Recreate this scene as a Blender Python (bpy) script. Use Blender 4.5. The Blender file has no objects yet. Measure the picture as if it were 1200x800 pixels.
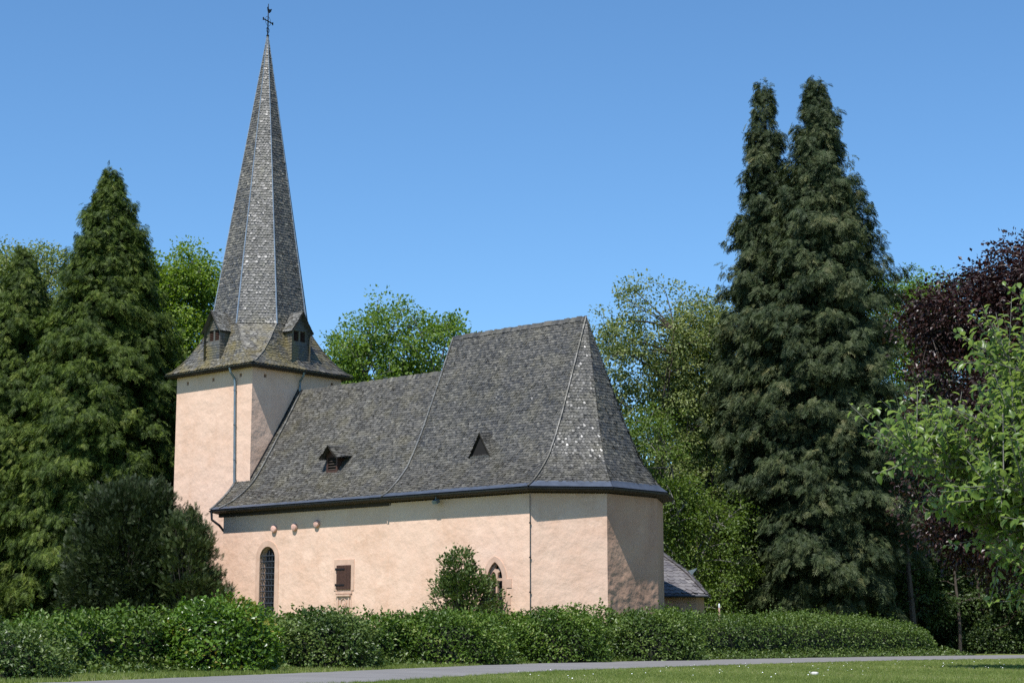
import bpy, math, random
import numpy as np
from mathutils import Vector
from mathutils.geometry import tessellate_polygon

# ---------------------------------------------------------------- camera, sky, sun
scene = bpy.context.scene
col = scene.collection
PITCH = math.atan(347 / 2060)
camd = bpy.data.cameras.new("camera")
camd.sensor_width = 36
camd.lens = 2060 / 1200 * 36
camd.clip_start = 0.2
camd.clip_end = 6000
cam = bpy.data.objects.new("camera", camd)
cam.location = (0, 0, 0.8)
cam.rotation_euler = (math.pi / 2 + PITCH, 0, 0)
col.objects.link(cam)
scene.camera = cam

SUN_EL = math.radians(60.3)
SUN_H = (-0.4615, -0.8868)                       # horizontal direction towards the sun
world = bpy.data.worlds.new("World")
scene.world = world
world.use_nodes = True
wn = world.node_tree
for n_ in list(wn.nodes): wn.nodes.remove(n_)
sky = wn.nodes.new("ShaderNodeTexSky")
sky.sky_type = 'NISHITA'
sky.sun_disc = False
sky.sun_elevation = SUN_EL
sky.sun_rotation = math.atan2(SUN_H[0], SUN_H[1])
sky.altitude = 200
sky.air_density = 1.0
sky.dust_density = 0.0
sky.ozone_density = 10.0
bg = wn.nodes.new("ShaderNodeBackground")
bg.inputs[1].default_value = 0.127
wo = wn.nodes.new("ShaderNodeOutputWorld")
hs = wn.nodes.new("ShaderNodeHueSaturation")
hs.inputs['Hue'].default_value = 0.494
hs.inputs['Saturation'].default_value = 1.03
hs.inputs['Value'].default_value = 1.03
wn.links.new(sky.outputs[0], hs.inputs['Color'])
wn.links.new(hs.outputs[0], bg.inputs[0])
wn.links.new(bg.outputs[0], wo.inputs[0])
sl = bpy.data.lights.new("sun", 'SUN')
sl.energy = 4.9
sl.angle = math.radians(0.53)
sl.color = (1.0, 0.985, 0.96)
so = bpy.data.objects.new("sun", sl)
col.objects.link(so)
ce, se = math.cos(SUN_EL), math.sin(SUN_EL)
so.rotation_euler = Vector((SUN_H[0] * ce, SUN_H[1] * ce, se)).to_track_quat('Z', 'Y').to_euler()
so.location = (-30, -60, 90)
scene.view_settings.view_transform = 'Standard'
scene.view_settings.look = 'None'
scene.view_settings.exposure = 0.35
scene.view_settings.gamma = 1.0
scene.view_settings.use_curve_mapping = False
scene.cycles.max_bounces = 6
scene.cycles.diffuse_bounces = 3
scene.cycles.glossy_bounces = 2
scene.cycles.transmission_bounces = 3
scene.cycles.use_denoising = False

rng = np.random.default_rng(11)
random.seed(4)
PI = math.pi

# ---------------------------------------------------------------- mesh buffer helpers
class Buf:
    """collects polygons (with a random number per face) and links them as ONE mesh object"""
    def __init__(self):
        self.V = []; self.n = 0; self.F = []; self.R = []; self.M = []
    def add(self, V, F, rnd=None, mat=0):
        V = np.asarray(V, float).reshape(-1, 3)
        F = np.asarray(F, int)
        if F.ndim == 1: F = F[None]
        self.V.append(V)
        self.F.append(F + self.n)
        if rnd is None: rnd = np.random.default_rng(self.n + 1).random(len(F))
        rnd = np.broadcast_to(np.asarray(rnd, float), (len(F),))
        self.R.append(rnd); self.M.append(np.full(len(F), mat))
        self.n += len(V)
    def poly(self, pts, rnd=None, mat=0):
        self.add(pts, np.arange(len(pts))[None], rnd, mat)
    def box(self, c, s, rot=None, rnd=None, mat=0):
        s = np.array(s) / 2.0
        k = np.array([[-1,-1,-1],[1,-1,-1],[1,1,-1],[-1,1,-1],[-1,-1,1],[1,-1,1],[1,1,1],[-1,1,1]]) * s
        if rot is not None: k = k @ np.asarray(rot).T
        self.add(k + np.array(c), [[0,3,2,1],[4,5,6,7],[0,1,5,4],[1,2,6,5],[2,3,7,6],[3,0,4,7]], rnd, mat)
    def tube(self, pts, rad, n=6, rnd=None, mat=0, cap=True):
        P = np.asarray(pts, float); m = len(P)
        rad = np.broadcast_to(np.asarray(rad, float), (m,))
        T = np.gradient(P, axis=0); T /= np.linalg.norm(T, axis=1)[:, None] + 1e-9
        ref = np.array([0.13, 0.21, 0.97]) if abs(T[0][2]) < 0.9 else np.array([0.97, 0.2, 0.1])
        A = np.cross(T, ref); A /= np.linalg.norm(A, axis=1)[:, None] + 1e-9
        B = np.cross(T, A)
        a = np.arange(n) * 2 * PI / n
        V = P[:, None] + rad[:, None, None] * (np.cos(a)[None, :, None] * A[:, None] + np.sin(a)[None, :, None] * B[:, None])
        V = V.reshape(-1, 3)
        i = np.arange(m - 1)[:, None] * n; j = np.arange(n)[None]; j2 = (j + 1) % n
        F = np.stack([i + j, i + n + j, i + n + j2, i + j2], -1).reshape(-1, 4)
        self.add(V, F, 0.5 if rnd is None else rnd, mat)
        if cap:
            self.poly(V[:n], 0.5 if rnd is None else rnd, mat); self.poly(V[-n:][::-1], 0.5 if rnd is None else rnd, mat)
    def build(self, name, mats, parent=None, smooth=False, rcol=True):
        V = np.concatenate(self.V); me = bpy.data.meshes.new(name)
        me.vertices.add(len(V)); me.vertices.foreach_set("co", V.astype(np.float32).ravel())
        tot = np.concatenate([np.full(len(f), f.shape[1]) for f in self.F])
        loops = np.concatenate([f.ravel() for f in self.F])
        me.loops.add(len(loops)); me.loops.foreach_set("vertex_index", loops.astype(np.int32))
        me.polygons.add(len(tot))
        st = np.concatenate([[0], np.cumsum(tot)[:-1]])
        me.polygons.foreach_set("loop_start", st.astype(np.int32))
        me.polygons.foreach_set("material_index", np.concatenate(self.M).astype(np.int32))
        me.polygons.foreach_set("use_smooth", np.full(len(tot), smooth))
        if rcol:
            at = me.attributes.new("rnd", 'FLOAT', 'FACE')
            at.data.foreach_set("value", np.concatenate(self.R).astype(np.float32))
        me.update(calc_edges=True); me.validate()
        if not isinstance(mats, (list, tuple)): mats = [mats]
        for m in mats: me.materials.append(m)
        o = bpy.data.objects.new(name, me); col.objects.link(o)
        if parent is not None: o.parent = parent
        return o

def empty(name, loc, rz=0.0):
    o = bpy.data.objects.new(name, None); col.objects.link(o)
    o.location = loc; o.rotation_euler = (0, 0, rz); o.empty_display_size = 0.5
    return o
def tag(o, label=None, cat=None, group=None, kind=None):
    if label: o['label'] = label
    if cat: o['category'] = cat
    if group: o['group'] = group
    if kind: o['kind'] = kind
    return o
def copy_tree(o, parent=None):
    c = o.copy(); col.objects.link(c)
    if parent is not None: c.parent = parent
    for ch in list(o.children): copy_tree(ch, c)
    return c

# ---------------------------------------------------------------- materials
def new_mat(name):
    m = bpy.data.materials.new(name); m.use_nodes = True
    nt = m.node_tree
    for n in list(nt.nodes): nt.nodes.remove(n)
    out = nt.nodes.new("ShaderNodeOutputMaterial")
    return m, nt, out
def N_(nt, t, **kw):
    n = nt.nodes.new(t)
    for k, v in kw.items(): setattr(n, k, v)
    return n
def ramp(nt, src, stops, interp='LINEAR'):
    r = nt.nodes.new("ShaderNodeValToRGB"); r.color_ramp.interpolation = interp
    e = r.color_ramp.elements
    e[0].position = stops[0][0]; e[0].color = (*stops[0][1], 1)
    e[1].position = stops[-1][0]; e[1].color = (*stops[-1][1], 1)
    for p, c in stops[1:-1]:
        x = e.new(p); x.color = (*c, 1)
    nt.links.new(src, r.inputs[0]); return r.outputs[0]
def noise(nt, scale, detail=4, rough=0.55, coord='Object', stretch=None):
    tc = N_(nt, "ShaderNodeTexCoord"); src = tc.outputs[coord]
    if stretch:
        mp = N_(nt, "ShaderNodeMapping"); mp.inputs['Scale'].default_value = stretch
        nt.links.new(src, mp.inputs[0]); src = mp.outputs[0]
    n = N_(nt, "ShaderNodeTexNoise"); n.inputs['Scale'].default_value = scale
    n.inputs['Detail'].default_value = detail; n.inputs['Roughness'].default_value = rough
    nt.links.new(src, n.inputs['Vector']); return n.outputs[0]
def mix(nt, fac, a, b, mode='MIX'):
    m = N_(nt, "ShaderNodeMix", data_type='RGBA', blend_type=mode)
    for s, v in ((m.inputs[0], fac), (m.inputs[6], a), (m.inputs[7], b)):
        if isinstance(v, (int, float)): s.default_value = v
        elif isinstance(v, tuple): s.default_value = (*v, 1)
        else: nt.links.new(v, s)
    return m.outputs[2]
def maprange(nt, src, a, b, c=0.0, d=1.0):
    m = N_(nt, "ShaderNodeMapRange"); nt.links.new(src, m.inputs[0])
    for i, v in enumerate((a, b, c, d)): m.inputs[i + 1].default_value = v
    return m.outputs[0]
def bump(nt, h, strength=0.4, dist=0.02):
    b = N_(nt, "ShaderNodeBump"); b.inputs['Strength'].default_value = strength; b.inputs['Distance'].default_value = dist
    nt.links.new(h, b.inputs['Height']); return b.outputs[0]
def simple(name, c, rough=0.7, var=0.25, scale=6, metal=0.0, spec=0.4, bmp=0.15, c2=None):
    m, nt, out = new_mat(name)
    b = N_(nt, "ShaderNodeBsdfPrincipled")
    n = noise(nt, scale)
    lo = tuple(x * (1 - var) for x in c); hi = c2 or tuple(min(1, x * (1 + var)) for x in c)
    nt.links.new(ramp(nt, n, [(0.3, lo), (0.7, hi)]), b.inputs['Base Color'])
    b.inputs['Roughness'].default_value = rough; b.inputs['Metallic'].default_value = metal
    b.inputs['Specular IOR Level'].default_value = spec
    nt.links.new(bump(nt, noise(nt, scale * 5), bmp, 0.01), b.inputs['Normal'])
    nt.links.new(b.outputs[0], out.inputs[0]); return m
def leaf_mat(name, stops, trans=0.35, rough=0.45, spec=0.4, tcol=(1.25, 1.35, 0.5), back=None):
    m, nt, out = new_mat(name)
    a = N_(nt, "ShaderNodeAttribute"); a.attribute_name = 'rnd'
    c = ramp(nt, a.outputs['Fac'], stops)
    if back:
        g = N_(nt, "ShaderNodeNewGeometry"); c = mix(nt, g.outputs['Backfacing'], c, back)
    b = N_(nt, "ShaderNodeBsdfPrincipled"); b.inputs['Roughness'].default_value = rough
    b.inputs['Specular IOR Level'].default_value = spec
    nt.links.new(c, b.inputs['Base Color'])
    t = N_(nt, "ShaderNodeBsdfTranslucent")
    nt.links.new(mix(nt, 1.0, c, tcol, 'MULTIPLY'), t.inputs[0])
    mx = N_(nt, "ShaderNodeMixShader"); mx.inputs[0].default_value = trans
    nt.links.new(b.outputs[0], mx.inputs[1]); nt.links.new(t.outputs[0], mx.inputs[2])
    nt.links.new(mx.outputs[0], out.inputs[0]); return m

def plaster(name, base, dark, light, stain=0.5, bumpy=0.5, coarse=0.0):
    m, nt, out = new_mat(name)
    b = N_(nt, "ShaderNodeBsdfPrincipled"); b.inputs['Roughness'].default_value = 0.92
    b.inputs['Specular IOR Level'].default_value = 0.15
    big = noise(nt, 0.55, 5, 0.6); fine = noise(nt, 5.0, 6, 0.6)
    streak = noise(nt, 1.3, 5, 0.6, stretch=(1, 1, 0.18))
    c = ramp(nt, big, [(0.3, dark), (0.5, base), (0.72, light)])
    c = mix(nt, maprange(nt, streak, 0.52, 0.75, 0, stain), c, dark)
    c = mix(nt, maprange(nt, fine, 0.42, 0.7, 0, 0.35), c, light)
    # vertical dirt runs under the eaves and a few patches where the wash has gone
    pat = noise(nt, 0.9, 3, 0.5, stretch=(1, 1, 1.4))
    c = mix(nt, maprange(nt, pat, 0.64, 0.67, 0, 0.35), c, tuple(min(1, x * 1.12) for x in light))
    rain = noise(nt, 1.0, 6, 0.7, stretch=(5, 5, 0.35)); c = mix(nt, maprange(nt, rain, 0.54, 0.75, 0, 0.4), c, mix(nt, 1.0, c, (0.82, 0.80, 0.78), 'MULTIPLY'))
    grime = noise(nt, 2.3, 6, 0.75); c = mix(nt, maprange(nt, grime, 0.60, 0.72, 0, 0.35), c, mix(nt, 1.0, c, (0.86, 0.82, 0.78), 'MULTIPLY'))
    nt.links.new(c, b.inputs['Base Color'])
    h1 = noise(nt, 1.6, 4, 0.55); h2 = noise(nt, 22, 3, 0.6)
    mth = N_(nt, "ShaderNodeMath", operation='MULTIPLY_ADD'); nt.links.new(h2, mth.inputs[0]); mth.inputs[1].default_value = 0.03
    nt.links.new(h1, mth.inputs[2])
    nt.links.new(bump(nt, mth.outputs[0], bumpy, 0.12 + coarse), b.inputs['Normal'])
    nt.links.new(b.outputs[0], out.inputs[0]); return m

def slate_mat(name, stops, moss=0.4, moss_col=(0.115, 0.098, 0.05), zlo=None, zhi=None, rough=0.5):
    m, nt, out = new_mat(name)
    a = N_(nt, "ShaderNodeAttribute"); a.attribute_name = 'rnd'
    c = ramp(nt, a.outputs['Fac'], stops)
    patch = noise(nt, 0.5, 5, 0.62); fine = noise(nt, 9, 5, 0.7)
    c = mix(nt, maprange(nt, patch, 0.42, 0.68, 0, 0.75), c, mix(nt, 1.0, c, (1.55, 1.5, 1.4), 'MULTIPLY'))
    runs = noise(nt, 1.0, 5, 0.65, stretch=(2.2, 0.35, 0.35))
    c = mix(nt, maprange(nt, runs, 0.45, 0.7, 0, 0.5), c, mix(nt, 1.0, c, (0.62, 0.62, 0.63), 'MULTIPLY'))
    c = mix(nt, maprange(nt, fine, 0.56, 0.70, 0, 0.45), c, (0.20, 0.195, 0.175))       # lichen spots
    mo = noise(nt, 1.1, 5, 0.65); mk = maprange(nt, mo, 0.45, 0.62, 0, moss)
    if zlo is not None:                                                                  # mossy band low on the roof
        tc = N_(nt, "ShaderNodeTexCoord"); sp = N_(nt, "ShaderNodeSeparateXYZ"); nt.links.new(tc.outputs['Object'], sp.inputs[0])
        z = maprange(nt, sp.outputs[2], zlo, zhi, 1.0, 0.0)
        mm = N_(nt, "ShaderNodeMath", operation='MULTIPLY'); nt.links.new(z, mm.inputs[0]); nt.links.new(mk, mm.inputs[1]); mk = mm.outputs[0]
    c = mix(nt, mk, c, moss_col)
    b = N_(nt, "ShaderNodeBsdfPrincipled"); nt.links.new(c, b.inputs['Base Color'])
    nt.links.new(maprange(nt, a.outputs['Fac'], 0, 1, rough - 0.12, rough + 0.25), b.inputs['Roughness'])
    b.inputs['Specular IOR Level'].default_value = 0.65
    nt.links.new(bump(nt, fine, 0.5, 0.01), b.inputs['Normal'])
    nt.links.new(b.outputs[0], out.inputs[0]); return m

M = {}
M['plaster'] = plaster('plaster', (0.75, 0.505, 0.37), (0.68, 0.433, 0.30), (0.785, 0.55, 0.41))
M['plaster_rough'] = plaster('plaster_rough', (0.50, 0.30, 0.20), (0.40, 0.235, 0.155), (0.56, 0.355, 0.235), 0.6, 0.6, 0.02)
SL = [(0.0, (0.052, 0.050, 0.047)), (0.4, (0.068, 0.065, 0.060)), (0.8, (0.086, 0.082, 0.075)), (0.95, (0.105, 0.100, 0.092)), (1.0, (0.155, 0.15, 0.138))]
SL = [(p, (c[0] * 1.02, c[1] * 0.985, c[2] * 0.90)) for p, c in SL]
SL2 = [(p, tuple(x * 1.15 for x in c)) for p, c in SL]
M['slate_nave'] = slate_mat('slate_nave', [(p, tuple(x * .86 for x in c)) for p, c in SL], 0.4)
M['slate_choir'] = slate_mat('slate_choir', [(p, tuple(x * .76 for x in c)) for p, c in SL], 0.25)
M['slate_spire'] = slate_mat('slate_spire', SL2, 0.9, (0.17, 0.135, 0.055), 14.9, 16.4)
M['slate_new'] = slate_mat('slate_new', [(0, (0.085, 0.075, 0.078)), (1, (0.13, 0.118, 0.12))], 0.0)
M['verge'] = slate_mat('verge_slate', [(0, (0.075, 0.073, 0.068)), (1, (0.165, 0.16, 0.148))], 0.2)
M['zinc'] = simple('zinc', (0.085, 0.10, 0.13), 0.5, 0.2, 3, 0.4)
M['lead'] = simple('lead', (0.26, 0.31, 0.37), 0.5, 0.25, 4, 0.3)
M['pipe'] = simple('pipe_zinc', (0.17, 0.22, 0.25), 0.45, 0.2, 3, 0.4)
M['gutter'] = simple('gutter_metal', (0.035, 0.038, 0.045), 0.4, 0.3, 4, 0.3)
M['wood'] = simple('brown_wood', (0.062, 0.027, 0.017), 0.7, 0.3, 12)
M['soffit'] = simple('soffit_wood', (0.045, 0.032, 0.024), 0.8, 0.3, 5)
M['iron'] = simple('iron', (0.02, 0.018, 0.02), 0.55, 0.3, 8, 0.4)
M['grille'] = simple('grille_iron', (0.075, 0.085, 0.10), 0.5, 0.2, 8, 0.5)
M['stone'] = simple('sandstone', (0.60, 0.385, 0.27), 0.9, 0.1, 3, c2=(0.67, 0.45, 0.33))
M['redstone'] = simple('red_sandstone', (0.62, 0.37, 0.29), 0.9, 0.2, 5)
M['glass'] = simple('leaded_glass', (0.015, 0.017, 0.02), 0.18, 0.4, 9, 0, 0.6, 0.3)
M['hole'] = simple('hole_shade', (0.012, 0.010, 0.009), 0.95, 0.2, 3)  # near-black panels, painted as the shade inside openings and louvres
M['white'] = simple('white_paint', (0.75, 0.75, 0.72), 0.6, 0.1, 5)
M['bark'] = simple('bark', (0.075, 0.058, 0.044), 0.9, 0.4, 7, bmp=0.8)
M['bark_grey'] = simple('grey_bark', (0.15, 0.14, 0.12), 0.9, 0.4, 7, bmp=0.8)
M['bark_red'] = simple('red_bark', (0.13, 0.075, 0.055), 0.9, 0.35, 7, bmp=0.8)
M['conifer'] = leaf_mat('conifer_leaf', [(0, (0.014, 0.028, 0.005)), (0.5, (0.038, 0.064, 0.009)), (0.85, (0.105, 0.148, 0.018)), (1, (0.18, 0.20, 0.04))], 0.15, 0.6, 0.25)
M['conifer_grey'] = leaf_mat('fir_leaf', [(0, (0.010, 0.020, 0.008)), (0.5, (0.032, 0.050, 0.018)), (0.85, (0.076, 0.094, 0.034)), (1, (0.16, 0.15, 0.06))], 0.1, 0.6, 0.25)
M['yew'] = leaf_mat('yew_leaf', [(0, (0.014, 0.024, 0.008)), (0.6, (0.030, 0.046, 0.014)), (1, (0.062, 0.080, 0.026))], 0.08, 0.55, 0.3)
M['yew_light'] = leaf_mat('yew_light_leaf', [(0, (0.026, 0.040, 0.012)), (0.6, (0.052, 0.076, 0.02)), (1, (0.12, 0.135, 0.05))], 0.1, 0.55, 0.3)
M['ash'] = leaf_mat('bright_leaf', [(0, (0.085, 0.14, 0.02)), (0.5, (0.145, 0.23, 0.035)), (1, (0.23, 0.32, 0.065))], 0.42, 0.5)
M['airy'] = leaf_mat('pale_leaf', [(0, (0.10, 0.14, 0.038)), (0.5, (0.175, 0.215, 0.06)), (1, (0.30, 0.32, 0.12))], 0.3, 0.5)
M['wood_leaf'] = leaf_mat('woodland_leaf', [(0, (0.034, 0.056, 0.014)), (0.6, (0.06, 0.098, 0.022)), (1, (0.11, 0.155, 0.04))], 0.3, 0.5)
M['lime'] = leaf_mat('lime_leaf', [(0, (0.095, 0.15, 0.016)), (0.6, (0.165, 0.245, 0.027)), (1, (0.27, 0.35, 0.055))], 0.42, 0.5)
M['mid'] = leaf_mat('mid_leaf', [(0, (0.065, 0.105, 0.014)), (0.6, (0.11, 0.17, 0.024)), (1, (0.20, 0.26, 0.05))], 0.38, 0.5)
M['copper'] = leaf_mat('copper_leaf', [(0, (0.015, 0.008, 0.007)), (0.6, (0.034, 0.015, 0.012)), (0.92, (0.068, 0.028, 0.021)), (1, (0.15, 0.075, 0.06))], 0.15, 0.4, 0.4, (1.6, 0.6, 0.5))
M['apple'] = leaf_mat('apple_leaf', [(0, (0.07, 0.12, 0.02)), (0.6, (0.13, 0.20, 0.035)), (1, (0.22, 0.30, 0.07))], 0.42, 0.38, 0.5, back=(0.26, 0.33, 0.17))
M['apple_fruit'] = simple('unripe_fruit', (0.12, 0.2, 0.05), 0.5)
M['hedge'] = leaf_mat('hedge_leaf', [(0, (0.04, 0.075, 0.010)), (0.6, (0.085, 0.145, 0.017)), (0.93, (0.13, 0.20, 0.028)), (1, (0.24, 0.28, 0.08))], 0.25, 0.45, 0.3)
M['hedge_clip'] = leaf_mat('clipped_leaf', [(0, (0.045, 0.08, 0.013)), (0.6, (0.09, 0.145, 0.022)), (1, (0.16, 0.215, 0.05))], 0.3, 0.45, 0.4)
M['ivy'] = leaf_mat('ivy_leaf', [(0, (0.04, 0.07, 0.013)), (0.6, (0.08, 0.125, 0.022)), (1, (0.15, 0.19, 0.05))], 0.2, 0.42, 0.35)
M['bright_hedge'] = leaf_mat('bright_shrub_leaf', [(0, (0.055, 0.105, 0.012)), (0.6, (0.10, 0.18, 0.018)), (0.97, (0.145, 0.24, 0.028)), (1, (0.26, 0.22, 0.04))], 0.3, 0.33, 0.45)
M['box_leaf'] = leaf_mat('box_leaf', [(0, (0.045, 0.075, 0.016)), (0.6, (0.085, 0.125, 0.03)), (1, (0.15, 0.19, 0.06))], 0.2, 0.45)
M['grass'] = leaf_mat('grass_blade', [(0, (0.13, 0.17, 0.038)), (0.6, (0.20, 0.245, 0.06)), (0.95, (0.27, 0.30, 0.095)), (1, (0.36, 0.34, 0.17))], 0.35, 0.5, 0.3)
M['daisy'] = simple('daisy', (0.8, 0.8, 0.78), 0.6, 0.05)
M['core'] = simple('shrub_dark_core', (0.012, 0.014, 0.006), 0.95, 0.4, 9)  # near-black filler: the shade inside hedges and shrubs put into the colour

# ---------------------------------------------------------------- ground, path
def lerp(a, b, t): return a + (b - a) * t
def ground_z(x, y):
    z = np.where(y < 30, -0.8 * np.clip((30 - y) / 24, 0, 1) ** 1.3, 0.0)
    return z
def make_ground():
    m, nt, out = new_mat('lawn')
    b = N_(nt, "ShaderNodeBsdfPrincipled"); b.inputs['Roughness'].default_value = 0.95; b.inputs['Specular IOR Level'].default_value = 0.1
    n1 = noise(nt, 0.25, 6, 0.6); n2 = noise(nt, 14, 5, 0.7)
    c = ramp(nt, n1, [(0.3, (0.12, 0.15, 0.04)), (0.55, (0.17, 0.19, 0.055)), (0.75, (0.23, 0.22, 0.085))])
    c = mix(nt, maprange(nt, n2, 0.35, 0.7, 0, 0.5), c, (0.06, 0.085, 0.02))
    nt.links.new(c, b.inputs['Base Color']); nt.links.new(bump(nt, n2, 0.6, 0.05), b.inputs['Normal'])
    nt.links.new(b.outputs[0], out.inputs[0])
    xs = np.concatenate([[-3000, -800, -300], np.arange(-120, 121, 6), [300, 800, 3000]])
    ys = np.concatenate([[-3000, -600, -150, -40], np.arange(-10, 40, 2.5), np.arange(42, 160, 8), [250, 600, 3000]])
    X, Y = np.meshgrid(xs, ys); V = np.stack([X, Y, ground_z(X, Y)], -1).reshape(-1, 3)
    w = len(xs); i = np.arange(len(ys) - 1)[:, None] * w; j = np.arange(w - 1)[None]
    F = np.stack([i + j, i + j + 1, i + w + j + 1, i + w + j], -1).reshape(-1, 4)
    bf = Buf(); bf.add(V, F); o = bf.build('ground', m, smooth=True); tag(o, kind='structure')
make_ground()

FAR = np.array([(-22, 22.5), (-13, 28), (-8.5, 31.5), (-4.2, 42.6), (0, 55.0), (3.2, 60), (6.2, 64.5), (10.2, 70), (15, 76), (20.5, 81.5), (27, 86.5), (40, 93)], float)
NEAR = np.array([(-20, 17), (-11, 22), (-6, 26.5), (-2.75, 32), (0.7, 43), (2.6, 46.6), (4.9, 50.5), (10.5, 59.5), (14.3, 64.5), (20.2, 70), (28, 75.5), (43, 83)], float)
def resample(P, n):
    d = np.concatenate([[0], np.cumsum(np.linalg.norm(np.diff(P, axis=0), axis=1))])
    s = np.linspace(0, d[-1], n); Q = np.stack([np.interp(s, d, P[:, k]) for k in range(P.shape[1])], -1)
    for _ in range(6): Q[1:-1] = (Q[:-2] + 2 * Q[1:-1] + Q[2:]) / 4
    return Q
def make_path():
    m, nt, out = new_mat('asphalt')
    b = N_(nt, "ShaderNodeBsdfPrincipled"); b.inputs['Roughness'].default_value = 0.9; b.inputs['Specular IOR Level'].default_value = 0.2
    c = ramp(nt, noise(nt, 0.4, 6, 0.65), [(0.3, (0.145, 0.135, 0.128)), (0.7, (0.20, 0.188, 0.178))])
    c = mix(nt, maprange(nt, noise(nt, 30, 3, 0.7), 0.4, 0.7, 0, 0.3), c, (0.26, 0.25, 0.235))
    nt.links.new(c, b.inputs['Base Color']); nt.links.new(bump(nt, noise(nt, 40, 3), 0.3, 0.01), b.inputs['Normal'])
    nt.links.new(b.outputs[0], out.inputs[0])
    n = 260; A = resample(FAR, n); B = resample(NEAR, n)
    A += (rng.random((n, 2)) - 0.5) * 0.16; B += (rng.random((n, 2)) - 0.5) * 0.16
    bf = Buf()
    rows = []
    for t in np.linspace(0, 1, 7):
        Q = lerp(A, B, t); z = ground_z(Q[:, 0], Q[:, 1]) + 0.012 + 0.03 * (1 - (2 * t - 1) ** 2)
        rows.append(np.column_stack([Q, z]))
    V = np.concatenate(rows); i = np.arange(6)[:, None] * n; j = np.arange(n - 1)[None]
    F = np.stack([i + j, i + n + j, i + n + j + 1, i + j + 1], -1).reshape(-1, 4)
    bf.add(V, F); tag(bf.build('path', m, smooth=True), kind='structure')
make_path()

# ---------------------------------------------------------------- church (local x = east, y = north)
AX = math.radians(48.5)
church = empty('church', (-11.8301, 79.2452, -0.4), -(PI / 2 - AX))
tag(church, 'pink plastered church with slate roofs and a tall pointed spire over its square tower', 'church')
def ch(n, bf, m, parent=church, smooth=False): return bf.build(n, m, parent, smooth)

def polyline_at(P, s, S):  # point at arclength fraction table S
    return np.array([np.interp(s, S, P[:, k]) for k in range(3)])
def slates(bf, L, R, course, width, start=0.0, lift=0.024, jit=0.012, rseed=0, dark=None):
    r = np.random.default_rng(rseed)
    L = np.asarray(L, float); R = np.asarray(R, float); Mi = (L + R) / 2
    S = np.concatenate([[0], np.cumsum(np.linalg.norm(np.diff(Mi, axis=0), axis=1))])
    tot = S[-1]; s = start; k = 0
    VV = []; RR = []
    while s < tot - 0.02:
        s2 = min(s + course * 1.45, tot)
        l0, r0, l1, r1 = polyline_at(L, s, S), polyline_at(R, s, S), polyline_at(L, s2, S), polyline_at(R, s2, S)
        w = np.linalg.norm(r0 - l0)
        if w < 0.02 and np.linalg.norm(r1 - l1) < 0.02: s += course; k += 1; continue
        acr = (r0 - l0) + (r1 - l1); up = (l1 + r1 - l0 - r0)
        nrm = np.cross(acr, up); nrm /= np.linalg.norm(nrm) + 1e-9
        n = max(1, int(round(w / width)))
        off = 0.5 * (k % 2)
        e = np.concatenate([[0], (np.arange(1, n + 1) - off + r.normal(0, 0.10, n)) / n]) if n > 1 else np.array([0, 1.0])
        e = np.clip(np.sort(e), 0, 1); e[-1] = 1
        if off and n > 1: e = np.append(e[:-1], [e[-2] + (1 - e[-2]) * 0.5, 1.0]) if (1 - e[-2]) > 1.3 / n else e
        a, b_ = e[:-1], e[1:]
        m = len(a); h = s2 - s
        dn = r.normal(0, course * 0.07, m) * (1 if s > start else 0.3)
        li = lift * (0.8 + 0.5 * r.random(m)) + np.abs(r.normal(0, jit, m)) * 0.6
        tw = r.normal(0, jit * 0.6, m)
        def P(u, v, z):
            lo = l0[None] + (r0 - l0)[None] * u[:, None]; hi = l1[None] + (r1 - l1)[None] * u[:, None]
            p = lo + (hi - lo) * v[:, None]
            return p + nrm[None] * z[:, None]
        d = dn / max(h, 1e-3)
        c1, c2, c3 = 0.30, 0.05, 0.12
        v = [P(a, d + c1, li * 0.85 + tw), P(a + (b_ - a) * 0.28, d + c2, li + tw), P(a + (b_ - a) * 0.7, d + 0 * a, li),
             P(b_, d + c3, li * 0.95 - tw), P(b_, np.ones(m), 0.004 + 0 * a), P(a, np.ones(m), 0.004 + 0 * a)]
        VV.append(np.stack(v, 1)); RR.append(r.random(m))
        s += course; k += 1
    V = np.concatenate(VV); n = len(V)
    bf.add(V.reshape(-1, 3), np.arange(n * 6).reshape(n, 6), np.concatenate(RR))
def patch(bf, L, R, off=-0.01, rnd=0.3):
    L = np.asarray(L, float); R = np.asarray(R, float); m = len(L)
    nr = []
    for i in range(m):
        i0, i1 = max(0, i - 1), min(m - 1, i + 1)
        a = (R[i0] - L[i0]) + (R[i1] - L[i1]); u = (L[i1] + R[i1] - L[i0] - R[i0]); c = np.cross(a, u); nr.append(c / (np.linalg.norm(c) + 1e-9))
    nr = np.array(nr) * off
    V = np.concatenate([L + nr, R + nr]); i = np.arange(m - 1)
    bf.add(V, np.stack([i, i + m, i + m + 1, i + 1], -1), rnd)
def cut(L, R, s0, s1, n=6):
    L = np.asarray(L, float); R = np.asarray(R, float); Mi = (L + R) / 2
    S = np.concatenate([[0], np.cumsum(np.linalg.norm(np.diff(Mi, axis=0), axis=1))])
    ss = np.linspace(s0, s1, n)
    return np.array([polyline_at(L, s, S) for s in ss]), np.array([polyline_at(R, s, S) for s in ss])

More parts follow.
